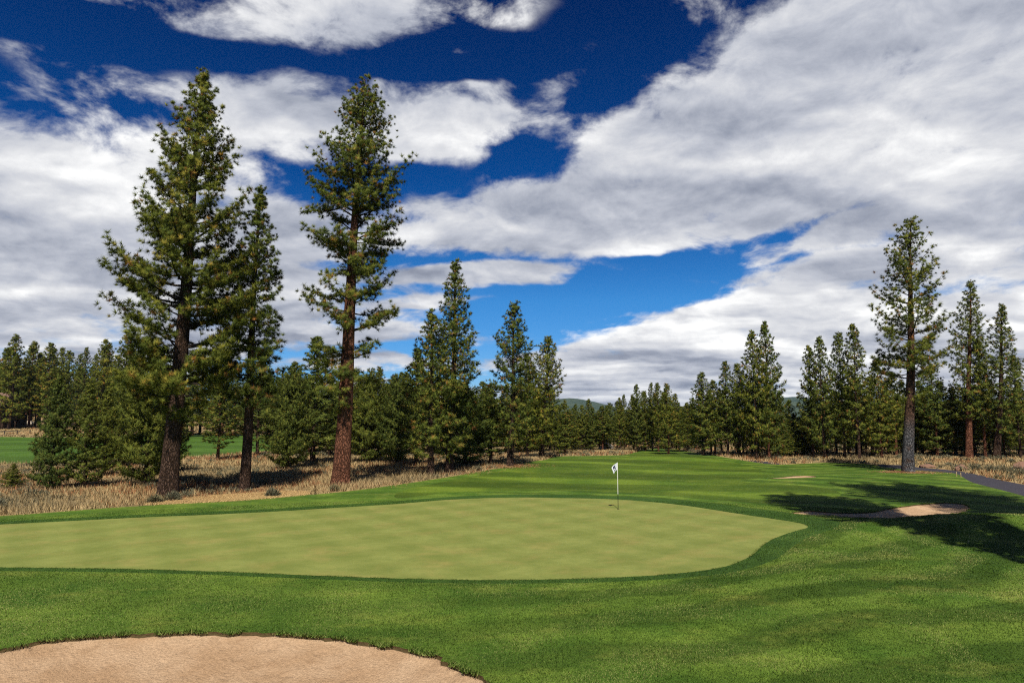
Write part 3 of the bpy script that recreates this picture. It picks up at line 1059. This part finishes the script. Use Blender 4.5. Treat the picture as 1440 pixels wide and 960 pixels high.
def hero(seed, base, top, prof_px, label, bark='bark_brown', trunk_px=20, **kw):
    """prof_px lists (pixel row, half width in pixels) read from the photograph."""
    p, z0, h, lx, mpp = place(*base, *top)
    mpp = p[1] / F
    by, ty = base[1], top[1]
    prof = sorted(((by - row) / (by - ty), max(0.08, hw * mpp - (0.30 if p[1] < 50 else 0.12))) for row, hw in prof_px)
    sh = pine_shape(seed, h, prof, trunk_px * mpp / 2, lean=(lx, 0), **kw)
    return pine_object(sh, (p[0], p[1], z0), label, bark=bark)


hero(101, (235, 699), (287, 97), [(108, 8), (135, 18), (200, 40), (250, 54), (300, 62), (350, 78), (400, 92), (450, 92), (500, 90), (540, 92), (572, 80), (592, 40)],
     'tallest leftmost pine with a broad full crown and thick dark trunk', trunk_px=25, whorl=0.58, gap=0.05, fill=1.2, clump=0.42, vary=0.15, curl=0.55, droop=0.28, spacing=0.27, needles=44, width=0.025, tuft=0.30, ball=9)
hero(102, (343, 690), (367, 262), [(275, 8), (310, 17), (360, 30), (400, 36), (450, 44), (500, 50), (540, 50), (580, 48), (604, 22)],
     'narrow pine just right of the tallest leftmost pine, its branches reaching over', trunk_px=14, whorl=0.52, gap=0.08, fill=0.9, clump=0.5, vary=0.16, curl=0.4, droop=0.28, spacing=0.27, needles=44, width=0.025, tuft=0.30, ball=9)
hero(103, (479, 682), (513, 113), [(118, 12), (150, 26), (200, 42), (240, 52), (275, 66), (300, 70), (340, 72), (365, 68), (400, 55), (440, 66), (480, 62), (520, 55), (560, 62), (580, 36)],
     'tall sparse pine with a bare red-brown trunk and ragged crown', bark='bark_red', trunk_px=23, whorl=0.66, gap=0.40, nbr=(4, 6), curl=0.30, droop=0.35, fill=0.9, clump=0.80, vary=0.30, flare=0.3, spacing=0.27, needles=44, width=0.025, tuft=0.30, ball=13, dead=0.07)
hero(104, (632, 664), (641, 367), [(380, 6), (420, 16), (470, 28), (510, 36), (550, 36), (590, 38), (634, 28)],
     'tall pine left of the green rising behind a shorter full pine', trunk_px=11, whorl=0.45, gap=0.03, ball=5, spacing=0.36, needles=16, fill=1.45, width=0.042, dead=0.07)
hero(105, (606, 667), (606, 436), [(446, 5), (480, 16), (520, 26), (560, 36), (600, 42), (640, 32)],
     'full shorter pine standing close in front of a taller pine', trunk_px=9, whorl=0.42, gap=0.0, ball=5, spacing=0.36, needles=16, fill=1.45, width=0.042, dead=0.06)
hero(106, (717, 655), (724, 428), [(436, 6), (470, 16), (510, 28), (550, 34), (595, 34), (626, 24)],
     'pine at the fairway edge left of the flag, trunk bare below', trunk_px=9, whorl=0.43, gap=0.02, ball=5, spacing=0.38, needles=16, fill=1.4, width=0.044, dead=0.06)
hero(107, (762, 644), (771, 475), [(482, 5), (510, 16), (540, 24), (575, 27), (630, 22)],
     'pine at the right end of the left-hand trees beside open sky', trunk_px=7, whorl=0.43, gap=0.02, ball=5, spacing=0.42, needles=14, fill=1.4, width=0.05)
hero(108, (1277, 664), (1281, 308), [(318, 8), (345, 20), (380, 30), (420, 38), (450, 50), (480, 44), (520, 46), (550, 40), (568, 22)],
     'large pine beside the cart path with a grey scarred trunk', bark='bark_grey', trunk_px=15, whorl=0.66, gap=0.08, fill=1.0, clump=0.55, curl=0.45, droop=0.25, spacing=0.30, needles=30, width=0.032, ball=7, vary=0.16)
hero(109, (1363, 644), (1365, 394), [(402, 4), (440, 14), (480, 22), (520, 26), (560, 26), (592, 18)],
     'slender tall pine with reddish trunk right of the path-side pine', bark='bark_red', trunk_px=9, whorl=0.5, gap=0.03, ball=5, spacing=0.42, needles=14, fill=1.4, width=0.05)
hero(110, (1402, 645), (1410, 428), [(436, 4), (470, 12), (510, 22), (550, 28), (590, 27), (606, 16)],
     'slender pine second from the right edge, its trunk beside a thinner one', trunk_px=9, whorl=0.5, gap=0.03, ball=5, spacing=0.42, needles=14, fill=1.4, width=0.05)

# fallen needles round the feet of the big pines
def build_litter():
    rng = np.random.default_rng(77)
    Vs, Ts = [], []
    for px, py, rad in ((235, 699, 1.9), (343, 690, 1.5), (479, 682, 1.9), (1277, 664, 1.3), (632, 664, 1.6), (717, 655, 1.5)):
        c = hit(px, py)
        n = 2600
        a = rng.uniform(0, 2 * math.pi, n)
        r = rad * np.abs(rng.normal(0, 0.55, n)) + 0.3
        x, y = c[0] + np.cos(a) * r * 1.4, c[1] + np.sin(a) * r
        V, Fc, T = blades(np.stack([x, y, terr(x, y) + 0.002], 1), rng.uniform(0.02, 0.14, n), np.full(n, 0.035), rng.uniform(0.8, 3.0, n), rng, rng.uniform(0.80, 1.0, n))
        Vs.append(V)
        Ts.append(T)
    V = np.concatenate(Vs)
    tag(mesh_obj('needle_litter', V, np.arange(len(V)).reshape(-1, 3), M['dry_blade'], attrs={'tint': np.concatenate(Ts)}, smooth=False), kind='stuff')


build_litter()

# ---- kinds of pine used for the rest of the wood; copies share their meshes
BASEH = 14.0
KINDS = []
for i, (prof, kw, leaf, bark) in enumerate([
    ([(0.09, 1.1), (0.17, 2.2), (0.45, 2.1), (0.7, 1.3), (0.9, 0.5), (1, 0.1)], dict(gap=0.1), 'needles', 'bark_brown'),
    ([(0.14, 1.0), (0.24, 2.0), (0.5, 1.8), (0.75, 1.0), (0.92, 0.4), (1, 0.1)], dict(gap=0.15), 'needles', 'bark_brown'),
    ([(0.08, 1.6), (0.17, 2.5), (0.4, 2.4), (0.65, 1.6), (0.88, 0.6), (1, 0.1)], dict(gap=0.05), 'needles', 'bark_red'),
    ([(0.25, 0.9), (0.38, 1.7), (0.6, 1.4), (0.8, 0.8), (1, 0.1)], dict(gap=0.2), 'needles', 'bark_red'),
    ([(0.10, 1.3), (0.18, 1.9), (0.45, 1.5), (0.75, 0.8), (1, 0.08)], dict(gap=0.0), 'young_needles', 'bark_brown'),
    ([(0.10, 1.2), (0.2, 2.0), (0.5, 1.9), (0.72, 1.25), (0.9, 0.5), (1, 0.1)], dict(gap=0.1), 'young_needles', 'bark_brown'),
]):
    sh = pine_shape(300 + i, BASEH, prof, 0.17, fill=1.5, whorl=0.48, spacing=0.42, needles=11, width=0.075, tuft=0.36, droop=0.18, curl=0.3, **kw)
    KINDS.append((sh, leaf, bark))
YOUNG = []
for i, (prof, kw) in enumerate([
    ([(0.03, 1.0), (0.10, 1.55), (0.35, 1.25), (0.65, 0.75), (0.9, 0.22), (1, 0.05)], {}),
    ([(0.05, 0.9), (0.14, 1.3), (0.4, 1.0), (0.7, 0.55), (1, 0.05)], {}),
    ([(0.04, 1.3), (0.16, 2.0), (0.5, 1.75), (0.8, 0.9), (1, 0.1)], {}),
]):
    sh = pine_shape(400 + i, 7.0, prof, 0.11, whorl=0.30, spacing=0.24, needles=15, fill=1.7, width=0.036, tuft=0.21, droop=0.05, curl=0.35, nbr=(4, 6), young=True, dead=0.01)
    YOUNG.append((sh, 'young_needles', 'bark_brown'))
proto_cache = {}


def copy_tree(kind, idx, loc, sxy, sz, rotz, label, group):
    key = (kind, idx)
    sh, leaf, bark = (KINDS if kind == 'pine' else YOUNG)[idx]
    nm = 'pine_tree' if kind == 'pine' else 'young_pine'
    if key not in proto_cache:
        root = pine_object(sh, loc, label, group, bark, leaf, name=nm)
        proto_cache[key] = root
    else:
        src = proto_cache[key]
        root = src.copy()
        col.objects.link(root)
        for ch in src.children:
            c = ch.copy()
            col.objects.link(c)
            c.parent = root
        if group is None and 'group' in root:
            del root['group']
    root.location = loc
    root.scale = (sxy, sxy, sz)
    root.rotation_euler = (0, 0, rotz)
    tag(root, label, 'tree', group)
    return root


rt = random.Random(5)
HALF = {'pine': (BASEH, [2.3, 2.0, 2.6, 1.75, 1.9, 2.05]), 'young': (7.0, [1.55, 1.35, 2.0])}


def pine_at(base, top_y, half_px, kind, idx, label, group=None):
    p, z0, h, lx, mpp = place(*base, base[0], top_y)
    bh, hw = HALF[kind]
    sz = h / bh
    sxy = half_px * p[1] / F / hw[idx] if half_px else sz * rt.uniform(0.8, 1.15)
    return copy_tree(kind, idx, (p[0], p[1], z0), sxy, sz, rt.uniform(0, 6.28), label, group)


# trees that can be told apart: (foot, top row, half width, kind, variant, label)
SINGLES = [
    ((72, 687), 530, 31, 'young', 0, 'dense dark young pine left of the big pines, foliage to the ground'),
    ((118, 685), 540, 27, 'young', 1, 'slimmer young pine standing right beside another dark young pine'),
    ((205, 682), 478, 48, 'young', 2, 'broad young pine directly behind the thick leftmost trunk'),
    ((17, 686), 652, 16, 'young', 0, 'small bushy pine sapling in dry grass at far left'),
    ((306, 646), 520, 26, 'pine', 1, 'small pine seen between two big trunks, trunk in the dry grass'),
    ((146, 668), 545, 24, 'young', 1, 'slim young pine in the gap behind the two dark young pines'),
    ((238, 664), 560, 22, 'young', 2, 'small bushy pine half hidden by the thick leftmost trunk'),
    ((172, 655), 520, 26, 'young', 2, 'bushy pine behind the left edge of the broad young pine'),
    ((362, 641), 500, 26, 'pine', 5, 'small pine behind the narrow pine, shading the dry grass'),
    ((405, 660), 520, 34, 'young', 2, 'light green bushy pine left of the bare red-brown trunk'),
    ((440, 652), 474, 40, 'pine', 4, 'pointed bright green pine peaking left of the bare red-brown trunk'),
    ((520, 650), 520, 34, 'young', 2, 'bushy pine just right of the bare red-brown trunk'),
    ((556, 651), 528, 30, 'young', 2, 'bushy pine midway between the red trunk and the paired pines'),
    ((585, 654), 490, 28, 'pine', 4, 'pointed pine tucked behind the left flank of the full pine'),
    ((655, 655), 545, 34, 'young', 2, 'low olive pine to the right of the paired pines'),
    ((690, 652), 540, 30, 'pine', 5, 'low pine filling the gap left of the fairway-edge pine'),
    ((742, 645), 500, 24, 'pine', 0, 'pine close behind and right of the fairway-edge pine'),
    ((940, 638), 540, 21, 'pine', 2, 'broadest rounded pine in the far tree line right of the flag'),
    ((990, 640), 524, 22, 'pine', 0, 'leading pine at the left end of the right-hand trees'),
    ((1024, 641), 509, 19, 'pine', 1, 'tall pine second from left in the right-hand trees'),
    ((1041, 642), 511, 18, 'pine', 5, 'pine touching the left side of the paired tall spires'),
    ((1064, 645), 466, 24, 'pine', 0, 'left spire of two tall joined pines'),
    ((1082, 645), 454, 27, 'pine', 2, 'right taller spire of two tall joined pines'),
    ((1144, 643), 487, 19, 'pine', 1, 'pine just right of the gap showing the blue hill'),
    ((1160, 644), 474, 22, 'pine', 0, 'pointed pine, second one right of the blue hill gap'),
    ((1188, 643), 467, 20, 'pine', 5, 'dark pine left of the tallest middle spire on the right'),
    ((1209, 645), 457, 24, 'pine', 1, 'tall spire pine midway between the hill gap and the path-side pine'),
    ((1240, 643), 505, 26, 'pine', 2, 'dark bushy pine behind the left side of the path-side pine'),
    ((1318, 642), 512, 28, 'pine', 2, 'ochre tinged pine right behind the grey-trunked pine'),
    ((1345, 641), 545, 20, 'pine', 4, 'short pine left of the slender reddish-trunked pine'),
    ((1386, 644), 478, 20, 'pine', 3, 'thinner pine squeezed between the two slender tall pines at far right'),
    ((1436, 644), 500, 22, 'pine', 1, 'dark pine cut by the right edge of the picture'),
    ((13, 603), 471, 22, 'pine', 0, 'tall pine at the far left edge above the timber cabin'),
    ((40, 601), 480, 16, 'pine', 3, 'second tall pine from the left edge in the back row'),
    ((63, 602), 483, 20, 'pine', 1, 'third tall pine from the left edge in the back row'),
    ((172, 616), 464, 24, 'pine', 0, 'tallest back-row pine showing left of the biggest pine'),
    ((141, 606), 478, 20, 'pine', 1, 'back-row pine peeking above the slimmer young pine'),
]
for base, ty, hw, kind, idx, label in SINGLES:
    pine_at(base, ty, hw, kind, idx, label)


def row(n, x0, x1, by, ty, jitter_b, jitter_t, label, group, kinds=(0, 1, 2, 3, 4, 5), half=(14, 22), kind='pine', seed=1):
    rr = random.Random(seed)
    for i in range(n):
        x = x0 + (x1 - x0) * (i + rr.uniform(0.1, 0.9)) / n
        b = (by(x) if callable(by) else by) + rr.uniform(-jitter_b, jitter_b)
        tp = (ty(x) if callable(ty) else ty) + rr.uniform(-jitter_t, jitter_t)
        pine_at((x, b), tp, rr.uniform(*half), kind, rr.choice(kinds), label, group)


def lin(*pts):
    xs, ys = zip(*pts)
    return lambda x: float(np.interp(x, xs, ys))


far_top = lin((780, 578), (800, 572), (850, 570), (870, 556), (900, 548), (930, 548), (950, 556), (975, 560))
row(20, 782, 985, 634.5, far_top, 0.6, 10, 'pine in the far tree line beyond the end of the fairway', 'pines of the far tree line beyond the fairway', half=(8, 15), seed=11)
row(22, 775, 990, 631, lambda x: far_top(x) + 8, 0.8, 7, 'pine half hidden in the second rank of the far tree line', 'second rank of the far tree line', half=(10, 15), seed=12)
row(16, 985, 1135, 639, lin((985, 545), (1050, 530), (1100, 560), (1130, 590)), 1.2, 10, 'dark pine filling in behind the right-hand spires', 'pines behind the right-hand spires', half=(13, 19), seed=13)
row(6, 1085, 1150, 641, lin((1085, 600), (1110, 598), (1118, 598), (1150, 570)), 1, 5, 'low pine under the gap with the blue hill', 'low pines under the hill gap', half=(12, 16), seed=23, kinds=(4, 2))
row(22, 1140, 1450, 640, lin((1140, 560), (1200, 530), (1260, 535), (1330, 540), (1380, 560), (1450, 540)), 1.2, 14, 'dark pine in the wood behind the dry grass at right', 'pines of the wood behind the path', half=(16, 24), seed=14)
row(26, 1120, 1460, 634, lin((1120, 585), (1150, 575), (1460, 565)), 0.8, 8, 'distant pine deep in the right-hand wood', 'distant pines deep in the right-hand wood', half=(12, 18), seed=15)
row(20, -20, 215, lin((-20, 598), (110, 600), (215, 606)), lin((-20, 492), (60, 500), (110, 489), (160, 492), (215, 500)), 2, 10, 'dark pine in the back row across the distant fairway', 'back-row pines across the distant fairway', half=(12, 18), kinds=(0, 1, 3, 5), seed=16)
row(22, -20, 240, 594, lin((-20, 515), (240, 520)), 1, 8, 'pine in the shaded wood behind the back row', 'shaded wood behind the back row', half=(12, 18), kinds=(1, 3), seed=17)
row(18, 215, 440, 612, lin((215, 520), (440, 520)), 2.5, 14, 'pine beyond the green strip seen between the big trunks', 'pines beyond the green strip', half=(15, 22), seed=18)
row(14, 380, 560, 638, lin((380, 530), (560, 530)), 3, 14, 'bushy mid-green pine in the wood behind the red trunk', 'wood behind the red trunk', half=(20, 30), kinds=(2, 4, 5, 0), seed=19)
row(18, 540, 800, 637, lin((540, 530), (650, 545), (760, 545), (800, 580)), 3, 12, 'mid-green pine in the wood behind the paired pines', 'wood behind the paired pines', half=(18, 26), kinds=(2, 4, 5, 0), seed=20)
row(16, 430, 800, 628, lin((430, 525), (700, 545), (800, 590)), 1.5, 8, 'pine deep in the shade of the left-hand wood', 'pines deep in the left-hand wood', half=(16, 22), seed=21)

# tall pines just outside the frame on the right throw the shade over the right-hand bunker
for (x, y, h, seed, prof, lab) in (
        (15.4, 14.3, 29.0, 501, [(0.24, 0.8), (0.38, 1.3), (0.52, 2.2), (0.68, 2.5), (0.8, 2.6), (0.92, 1.6), (1, 0.3)], 'high-crowned pine right of the view whose shade crosses the bunker'),
        (23.6, 10.5, 30.0, 502, [(0.40, 1.5), (0.55, 3.4), (0.75, 3.8), (0.9, 2.2), (1, 0.3)], 'tallest pine right of the view shading the lawn edge'),
        (22.3, 14.5, 33.0, 503, [(0.76, 1.5), (0.82, 4.0), (0.9, 3.0), (1, 0.3)], 'farthest pine right of the view shading the lawn by the path')):
    pine_object(pine_shape(seed, h, prof, 0.42, whorl=0.5, fill=1.6, spacing=0.4, needles=16, width=0.085, tuft=0.42), (x, y, float(terr(x, y))), lab)


# ------------------------------------------------------------------ flagstick
def plain(name, c, rough=0.6, spec=0.3, var=0.15, scale=8):
    m, t, b, co = material(name, rough, spec)
    n = t.noise(co, scale, 4, 0.6)
    t.set(b.inputs['Base Color'], t.mix(n, tuple(v * (1 - var) for v in c), tuple(min(1, v * (1 + var)) for v in c)))
    return m


M['white_paint'] = plain('white_paint', (0.80, 0.80, 0.72), 0.4, 0.5, 0.04)
M['black_paint'] = plain('black_paint', (0.012, 0.012, 0.012), 0.5)
M['cloth'] = plain('white_cloth', (0.55, 0.58, 0.61), 0.8, 0.1, 0.05)
M['navy'] = plain('navy_print', (0.012, 0.016, 0.05), 0.8, 0.1)
M['timber'] = plain('dark_timber', (0.055, 0.035, 0.024), 0.85, 0.1, 0.4, 3)
M['shingle'] = plain('brown_shingle', (0.16, 0.10, 0.075), 0.9, 0.1, 0.3, 2)
M['red_rock'] = plain('red_rock', (0.20, 0.115, 0.08), 0.9, 0.1, 0.4, 2.5)
M['pale_rock'] = plain('pale_rock', (0.42, 0.36, 0.29), 0.9, 0.1, 0.3, 2.5)
M['post_wood'] = plain('post_wood', (0.05, 0.04, 0.035), 0.9, 0.1, 0.4, 6)
M['stake_wood'] = plain('stake_wood', (0.33, 0.25, 0.13), 0.85, 0.1, 0.3, 9)


def box(x0, x1, y0, y1, z0, z1):
    V = np.array([(x, y, z) for z in (z0, z1) for y in (y0, y1) for x in (x0, x1)], float)
    Fq = np.array([(0, 2, 3, 1), (4, 5, 7, 6), (0, 1, 5, 4), (2, 6, 7, 3), (0, 4, 6, 2), (1, 3, 7, 5)])
    return V, Fq


def ground_at(px, py):
    p = hit(px, py)
    return np.array([p[0], p[1], float(terr(*p))])


def build_flag():
    p = ground_at(869.3, 715.5)
    root = empty('flagstick', p, 'white and black golf flagstick standing in the putting green', 'flagstick')

    def pole(z0, z1, r):
        return tube(np.array([(0, 0, z) for z in np.linspace(z0, z1, 6)]), np.full(6, r), 12)
    mesh_obj('upper_shaft', *pole(0.68, 2.13, 0.013), M['white_paint'], root)
    mesh_obj('lower_shaft', *pole(-0.05, 0.68, 0.014), M['black_paint'], root)
    a = np.linspace(0, 2 * math.pi, 20, endpoint=False)
    ring = np.concatenate([np.stack([np.cos(a) * r, np.sin(a) * r, np.full(20, z)], 1) for r, z in ((0.054, 0.006), (0.050, 0.004), (0.0141, 0.004))])
    Fq = [(k * 20 + i, k * 20 + (i + 1) % 20, (k + 1) * 20 + (i + 1) % 20, (k + 1) * 20 + i) for k in range(2) for i in range(20)]
    mesh_obj('cup', ring, np.array(Fq), M['black_paint'], root)

    def cloth(u, v):
        """u from the pole outwards, v from the top down."""
        drop = 0.13 * u + 0.09 * u * u
        x = -0.013 - 0.275 * u + 0.10 * v * u
        y = 0.10 * np.sin(u * 3.4 + v * 0.6) * u - 0.06 * u
        z = 2.11 - drop - 0.315 * v + 0.03 * v * u
        return np.stack([x, y, z], -1)
    nu, nv = 14, 14
    U, Vv = np.meshgrid(np.linspace(0, 1, nu), np.linspace(0, 1, nv))
    P = cloth(U.ravel(), Vv.ravel())
    Fq = np.array([(j * nu + i, j * nu + i + 1, (j + 1) * nu + i + 1, (j + 1) * nu + i) for j in range(nv - 1) for i in range(nu - 1)])
    fl = mesh_obj('flag', P, Fq, M['cloth'], root)
    so = fl.modifiers.new('thickness', 'SOLIDIFY')
    so.thickness = 0.004
    so.offset = 0
    # numeral 5 printed on both sides, drawn as a ribbon along its strokes
    path = [(0.72, 0.20), (0.40, 0.20), (0.40, 0.45)] + [(0.55 + 0.17 * math.cos(q), 0.60 + 0.19 * math.sin(q)) for q in np.linspace(-2.4, 2.5, 14)]
    path = np.array(path)
    path[:, 0] = 1.12 - path[:, 0]
    Vn, Fn = [], []
    for side in (-1, 1):
        for a0, b0 in zip(path[:-1], path[1:]):
            d = (b0 - a0) / np.linalg.norm(b0 - a0)
            nrm = np.array([-d[1], d[0]]) * 0.075
            a1, b1 = a0 - d * 0.03, b0 + d * 0.03
            q = np.array([a1 - nrm, a1 + nrm, b1 + nrm, b1 - nrm])
            w = cloth(q[:, 0], q[:, 1])
            w[:, 1] += side * (0.006 + 0.0004 * len(Fn) / 10)
            Fn.append([len(Vn) + i for i in range(4)])
            Vn += list(w)
    mesh_obj('numeral', np.array(Vn), np.array(Fn), M['navy'], fl)


build_flag()


# ------------------------------------------------------------------ cabin, fences, stones, shrubs
def build_cabin():
    g = ground_at(3, 603)
    m = g[1] / F                              # metres in one pixel at that distance
    root = empty('cabin', g, 'dark timber cabin with a brown roof and raised deck at far left', 'cabin')
    mesh_obj('wall', *box(-9, -0.6, 0.5, 8, -1, 5.4), M['timber'], root)
    e = 0.5
    V = np.array([(-9.5, -0.4, 5.3), (e, -0.4, 5.3), (-9.5, 4.2, 8.3), (e - 1.0, 4.2, 8.3), (-9.5, 8.8, 5.3), (e, 8.8, 5.3)], float)
    V = np.concatenate([V, V + np.array([0, 0, 0.25])])
    Fq = np.array([(0, 1, 3, 2), (2, 3, 5, 4), (6, 8, 9, 7), (8, 10, 11, 9), (0, 6, 7, 1), (4, 5, 11, 10), (1, 7, 9, 3), (3, 9, 11, 5), (0, 2, 8, 6), (2, 4, 10, 8)])
    mesh_obj('roof', V, Fq, M['shingle'], root, smooth=False)
    dk = mesh_obj('deck', *box(-0.55, 2.9, 0.2, 4, 2.2, 2.45), M['timber'], root)
    for x in (-0.3, 1.0, 2.7):
        for y in (0.35, 3.8):
            mesh_obj('post', *box(x - .12, x + .12, y - .12, y + .12, -0.6, 2.19), M['timber'], root)
    mesh_obj('railing', *cat([box(-0.5, 2.85, 0.25, 0.33, 3.3, 3.42), box(-0.5, 2.85, 0.26, 0.32, 2.8, 2.87)] + [box(x - .05, x + .05, 0.24, 0.34, 2.46, 3.29) for x in (-0.4, 0.7, 1.8, 2.8)]), M['timber'], root)
    return root


build_cabin()


def line_fence(name, pts_px, h, label, rails, r=0.06):
    pts = [ground_at(*p) for p in pts_px]
    root = empty(name, pts[0], label, 'fence')
    o = pts[0]
    for p in pts:
        q = p - o
        mesh_obj('post', *tube(np.array([q + (0, 0, -0.2), q + (0, 0, h * 0.5), q + (0, 0, h)]), [r, r, r * 0.9], 7), M['post_wood'], root)
    for f in rails:
        path = np.array([p - o + np.array([0, -r * 0.4, h * f]) for p in pts])
        mesh_obj('rail', *tube(path, np.full(len(path), r * 0.6), 6), M['post_wood'], root)


line_fence('rail_fence', [(-14, 611), (6, 610.5), (24, 610), (42, 609.5)], 0.8, 'low dark rail fence on the bare slope above the distant fairway', (0.85,), 0.10)
line_fence('rail_fence', [(1328, 640), (1373.5, 641), (1420, 641.5), (1470, 642)], 1.1, 'thin post fence in dry grass among trunks at far right', (0.9, 0.55), 0.045)


def stake(px, py, label):
    g = ground_at(px, py)
    o = mesh_obj('marker_stake', *tube(np.array([(0, 0, -0.1), (0, 0, 0.12), (0, 0, 0.30), (0, 0, 0.33)]), [0.03, 0.03, 0.028, 0.012], 8), M['stake_wood'], loc=g)
    tag(o, label, 'stake', 'stakes at the path edge')


stake(1345.3, 669.5, 'left one of two short stakes at the cart path edge')
stake(1351.3, 670.8, 'right one of two short stakes at the cart path edge')


def boulder(px, py, rx, rz, mat, label, seed):
    g = ground_at(px, py)
    rng = np.random.default_rng(seed)
    nu, nv = 18, 10
    V = []
    ks = rng.normal(0, 1, (9, 3))
    ph = rng.uniform(0, 6.28, 9)
    for j in range(nv + 1):
        for i in range(nu):
            a, b_ = 2 * math.pi * i / nu, math.pi * j / nv
            d = np.array([math.cos(a) * math.sin(b_), math.sin(a) * math.sin(b_), math.cos(b_)])
            k = 1 + 0.055 * np.sum(np.sin(ks @ d * 2.6 + ph))
            k = round(k * 7) / 7 * 0.45 + k * 0.55
            V.append(d * k * np.array([rx, rx * 0.8, rz]))
    Fq = np.array([(j * nu + i, (j + 1) * nu + i, (j + 1) * nu + (i + 1) % nu, j * nu + (i + 1) % nu) for j in range(nv) for i in range(nu)])
    tag(mesh_obj('boulder', np.array(V), Fq, M[mat], loc=g + np.array([0, 0, rz * 0.35]), smooth=False), label, 'boulder')


boulder(1354, 661, 0.42, 0.34, 'red_rock', 'larger of two reddish boulders beside the cart path', 1)
boulder(1347, 661.5, 0.24, 0.22, 'red_rock', 'smaller reddish boulder touching a larger one beside the cart path', 2)
boulder(1303, 657, 0.6, 0.22, 'red_rock', 'flat reddish boulder just right of the grey-scarred trunk', 3)
boulder(1437, 660, 0.6, 0.42, 'red_rock', 'reddish boulder behind grey shrubs at the right edge', 4)
boulder(853, 633, 0.9, 0.7, 'pale_rock', 'pale boulder on the straw strip beyond the fairway', 5)
boulder(41, 598, 1.6, 0.8, 'pale_rock', 'pale boulder on the bare slope by the timber cabin', 6)


def shrub(px, py, rad, label, seed, group='grey shrubs along the right-hand path'):
    g = ground_at(px, py)
    rng = np.random.default_rng(seed)
    q, d, s = leaf_mound(rng, 420, rad, rad * 1.0)
    ln = rng.uniform(0.10, 0.22, 420)[:, None]
    V = np.stack([q - s * 0.022, q + s * 0.022, q + d * ln], 1).reshape(-1, 3)
    root = empty('shrub', g, label, 'shrub', group)
    mesh_obj('foliage', V, np.arange(len(V)).reshape(-1, 3), M['sage'], root, attrs={'tint': np.repeat(rng.uniform(0, 0.9, 420), 3)}, smooth=False)
    st = [tube(np.array([(0, 0, -0.05), (math.cos(a) * rad * .3, math.sin(a) * rad * .3, rad * .4), (math.cos(a) * rad * .7, math.sin(a) * rad * .7, rad * .75)]), [0.02, 0.014, 0.005], 4) for a in np.linspace(0, 6.28, 7)[:6]]
    mesh_obj('stems', *cat(st), M['limb'], root)


for i, (px, py, r_, lab) in enumerate([(1371, 661.5, 0.55, 'grey shrub nearest the reddish boulders by the path'), (1394, 663, 0.5, 'middle grey shrub in the dry grass beyond the path'),
                                       (1411, 665, 0.6, 'grey shrub left of the one at the right picture edge'), (1433, 669, 0.75, 'biggest grey shrub, at the right picture edge above the path')]):
    shrub(px, py, r_, lab, 60 + i)


for i, (px, py, r_, lab) in enumerate([(243, 703, 0.42, 'shrub at the foot of the thick leftmost trunk'), (218, 706, 0.35, 'low shrub in dry grass just left of the thick leftmost trunk'),
                                       (383, 697, 0.38, 'low shrub in shade right of the narrow pine'), (470, 690, 0.3, 'small shrub in front of the bare red-brown trunk')]):
    shrub(px, py, r_, lab, 80 + i, 'low shrubs at the feet of the big pines')


# ------------------------------------------------------------------ far hills and the air between
def build_hills():
    rng = np.random.default_rng(3)
    na, nr = 150, 14
    az = np.linspace(-0.95, 0.95, na)
    prof = np.zeros(na)
    for c, wd, hh in ((1118, 60, 108), (1165, 120, 80), (800, 75, 106), (640, 160, 85), (300, 240, 80), (1380, 160, 70), (950, 90, 58)):
        prof = np.maximum(prof, hh * np.exp(-((az - math.atan((c - 720) / F)) / (wd / F)) ** 2))
    V, Fq = [], []
    for j in range(nr):
        q = j / (nr - 1)
        d = 3300 + 900 * q
        lift = math.sin(math.pi * min(1, q * 1.1) * 0.5) if q < 0.9 else 1.0
        z = prof * lift + rng.normal(0, 1.2, na) * lift - 6 + 6 * lift
        V += list(np.stack([np.sin(az) * d, np.cos(az) * d, z], 1))
    for j in range(nr - 1):
        for i in range(na - 1):
            a = j * na + i
            Fq.append((a, a + 1, a + na + 1, a + na))
    m, t, b, co = material('wooded_hill', 0.95, 0.05)
    n = t.noise(co, 0.012, 8, 0.75)
    t.set(b.inputs['Base Color'], t.mix(t.mr(n, 0.35, 0.65), (0.018, 0.035, 0.014), (0.06, 0.08, 0.035)))
    tag(mesh_obj('hills', np.array(V), np.array(Fq), m), kind='structure')


build_hills()


def build_haze():
    m = bpy.data.materials.new('haze_air')
    m.use_nodes = True
    t = NT(m.node_tree)
    o = t.n('ShaderNodeOutputMaterial')
    v = t.n('ShaderNodeVolumePrincipled')
    v.inputs['Color'].default_value = (0.50, 0.70, 1.0, 1)
    v.inputs['Density'].default_value = 0.00004
    v.inputs['Anisotropy'].default_value = 0.0
    t.t.links.new(v.outputs[0], o.inputs['Volume'])
    Vb, Fb = box(-4700, 4700, -4700, 4700, -8.5, 122)
    ob = mesh_obj('haze', Vb, Fb, m, smooth=False)
    tag(ob, kind='stuff')


build_haze()
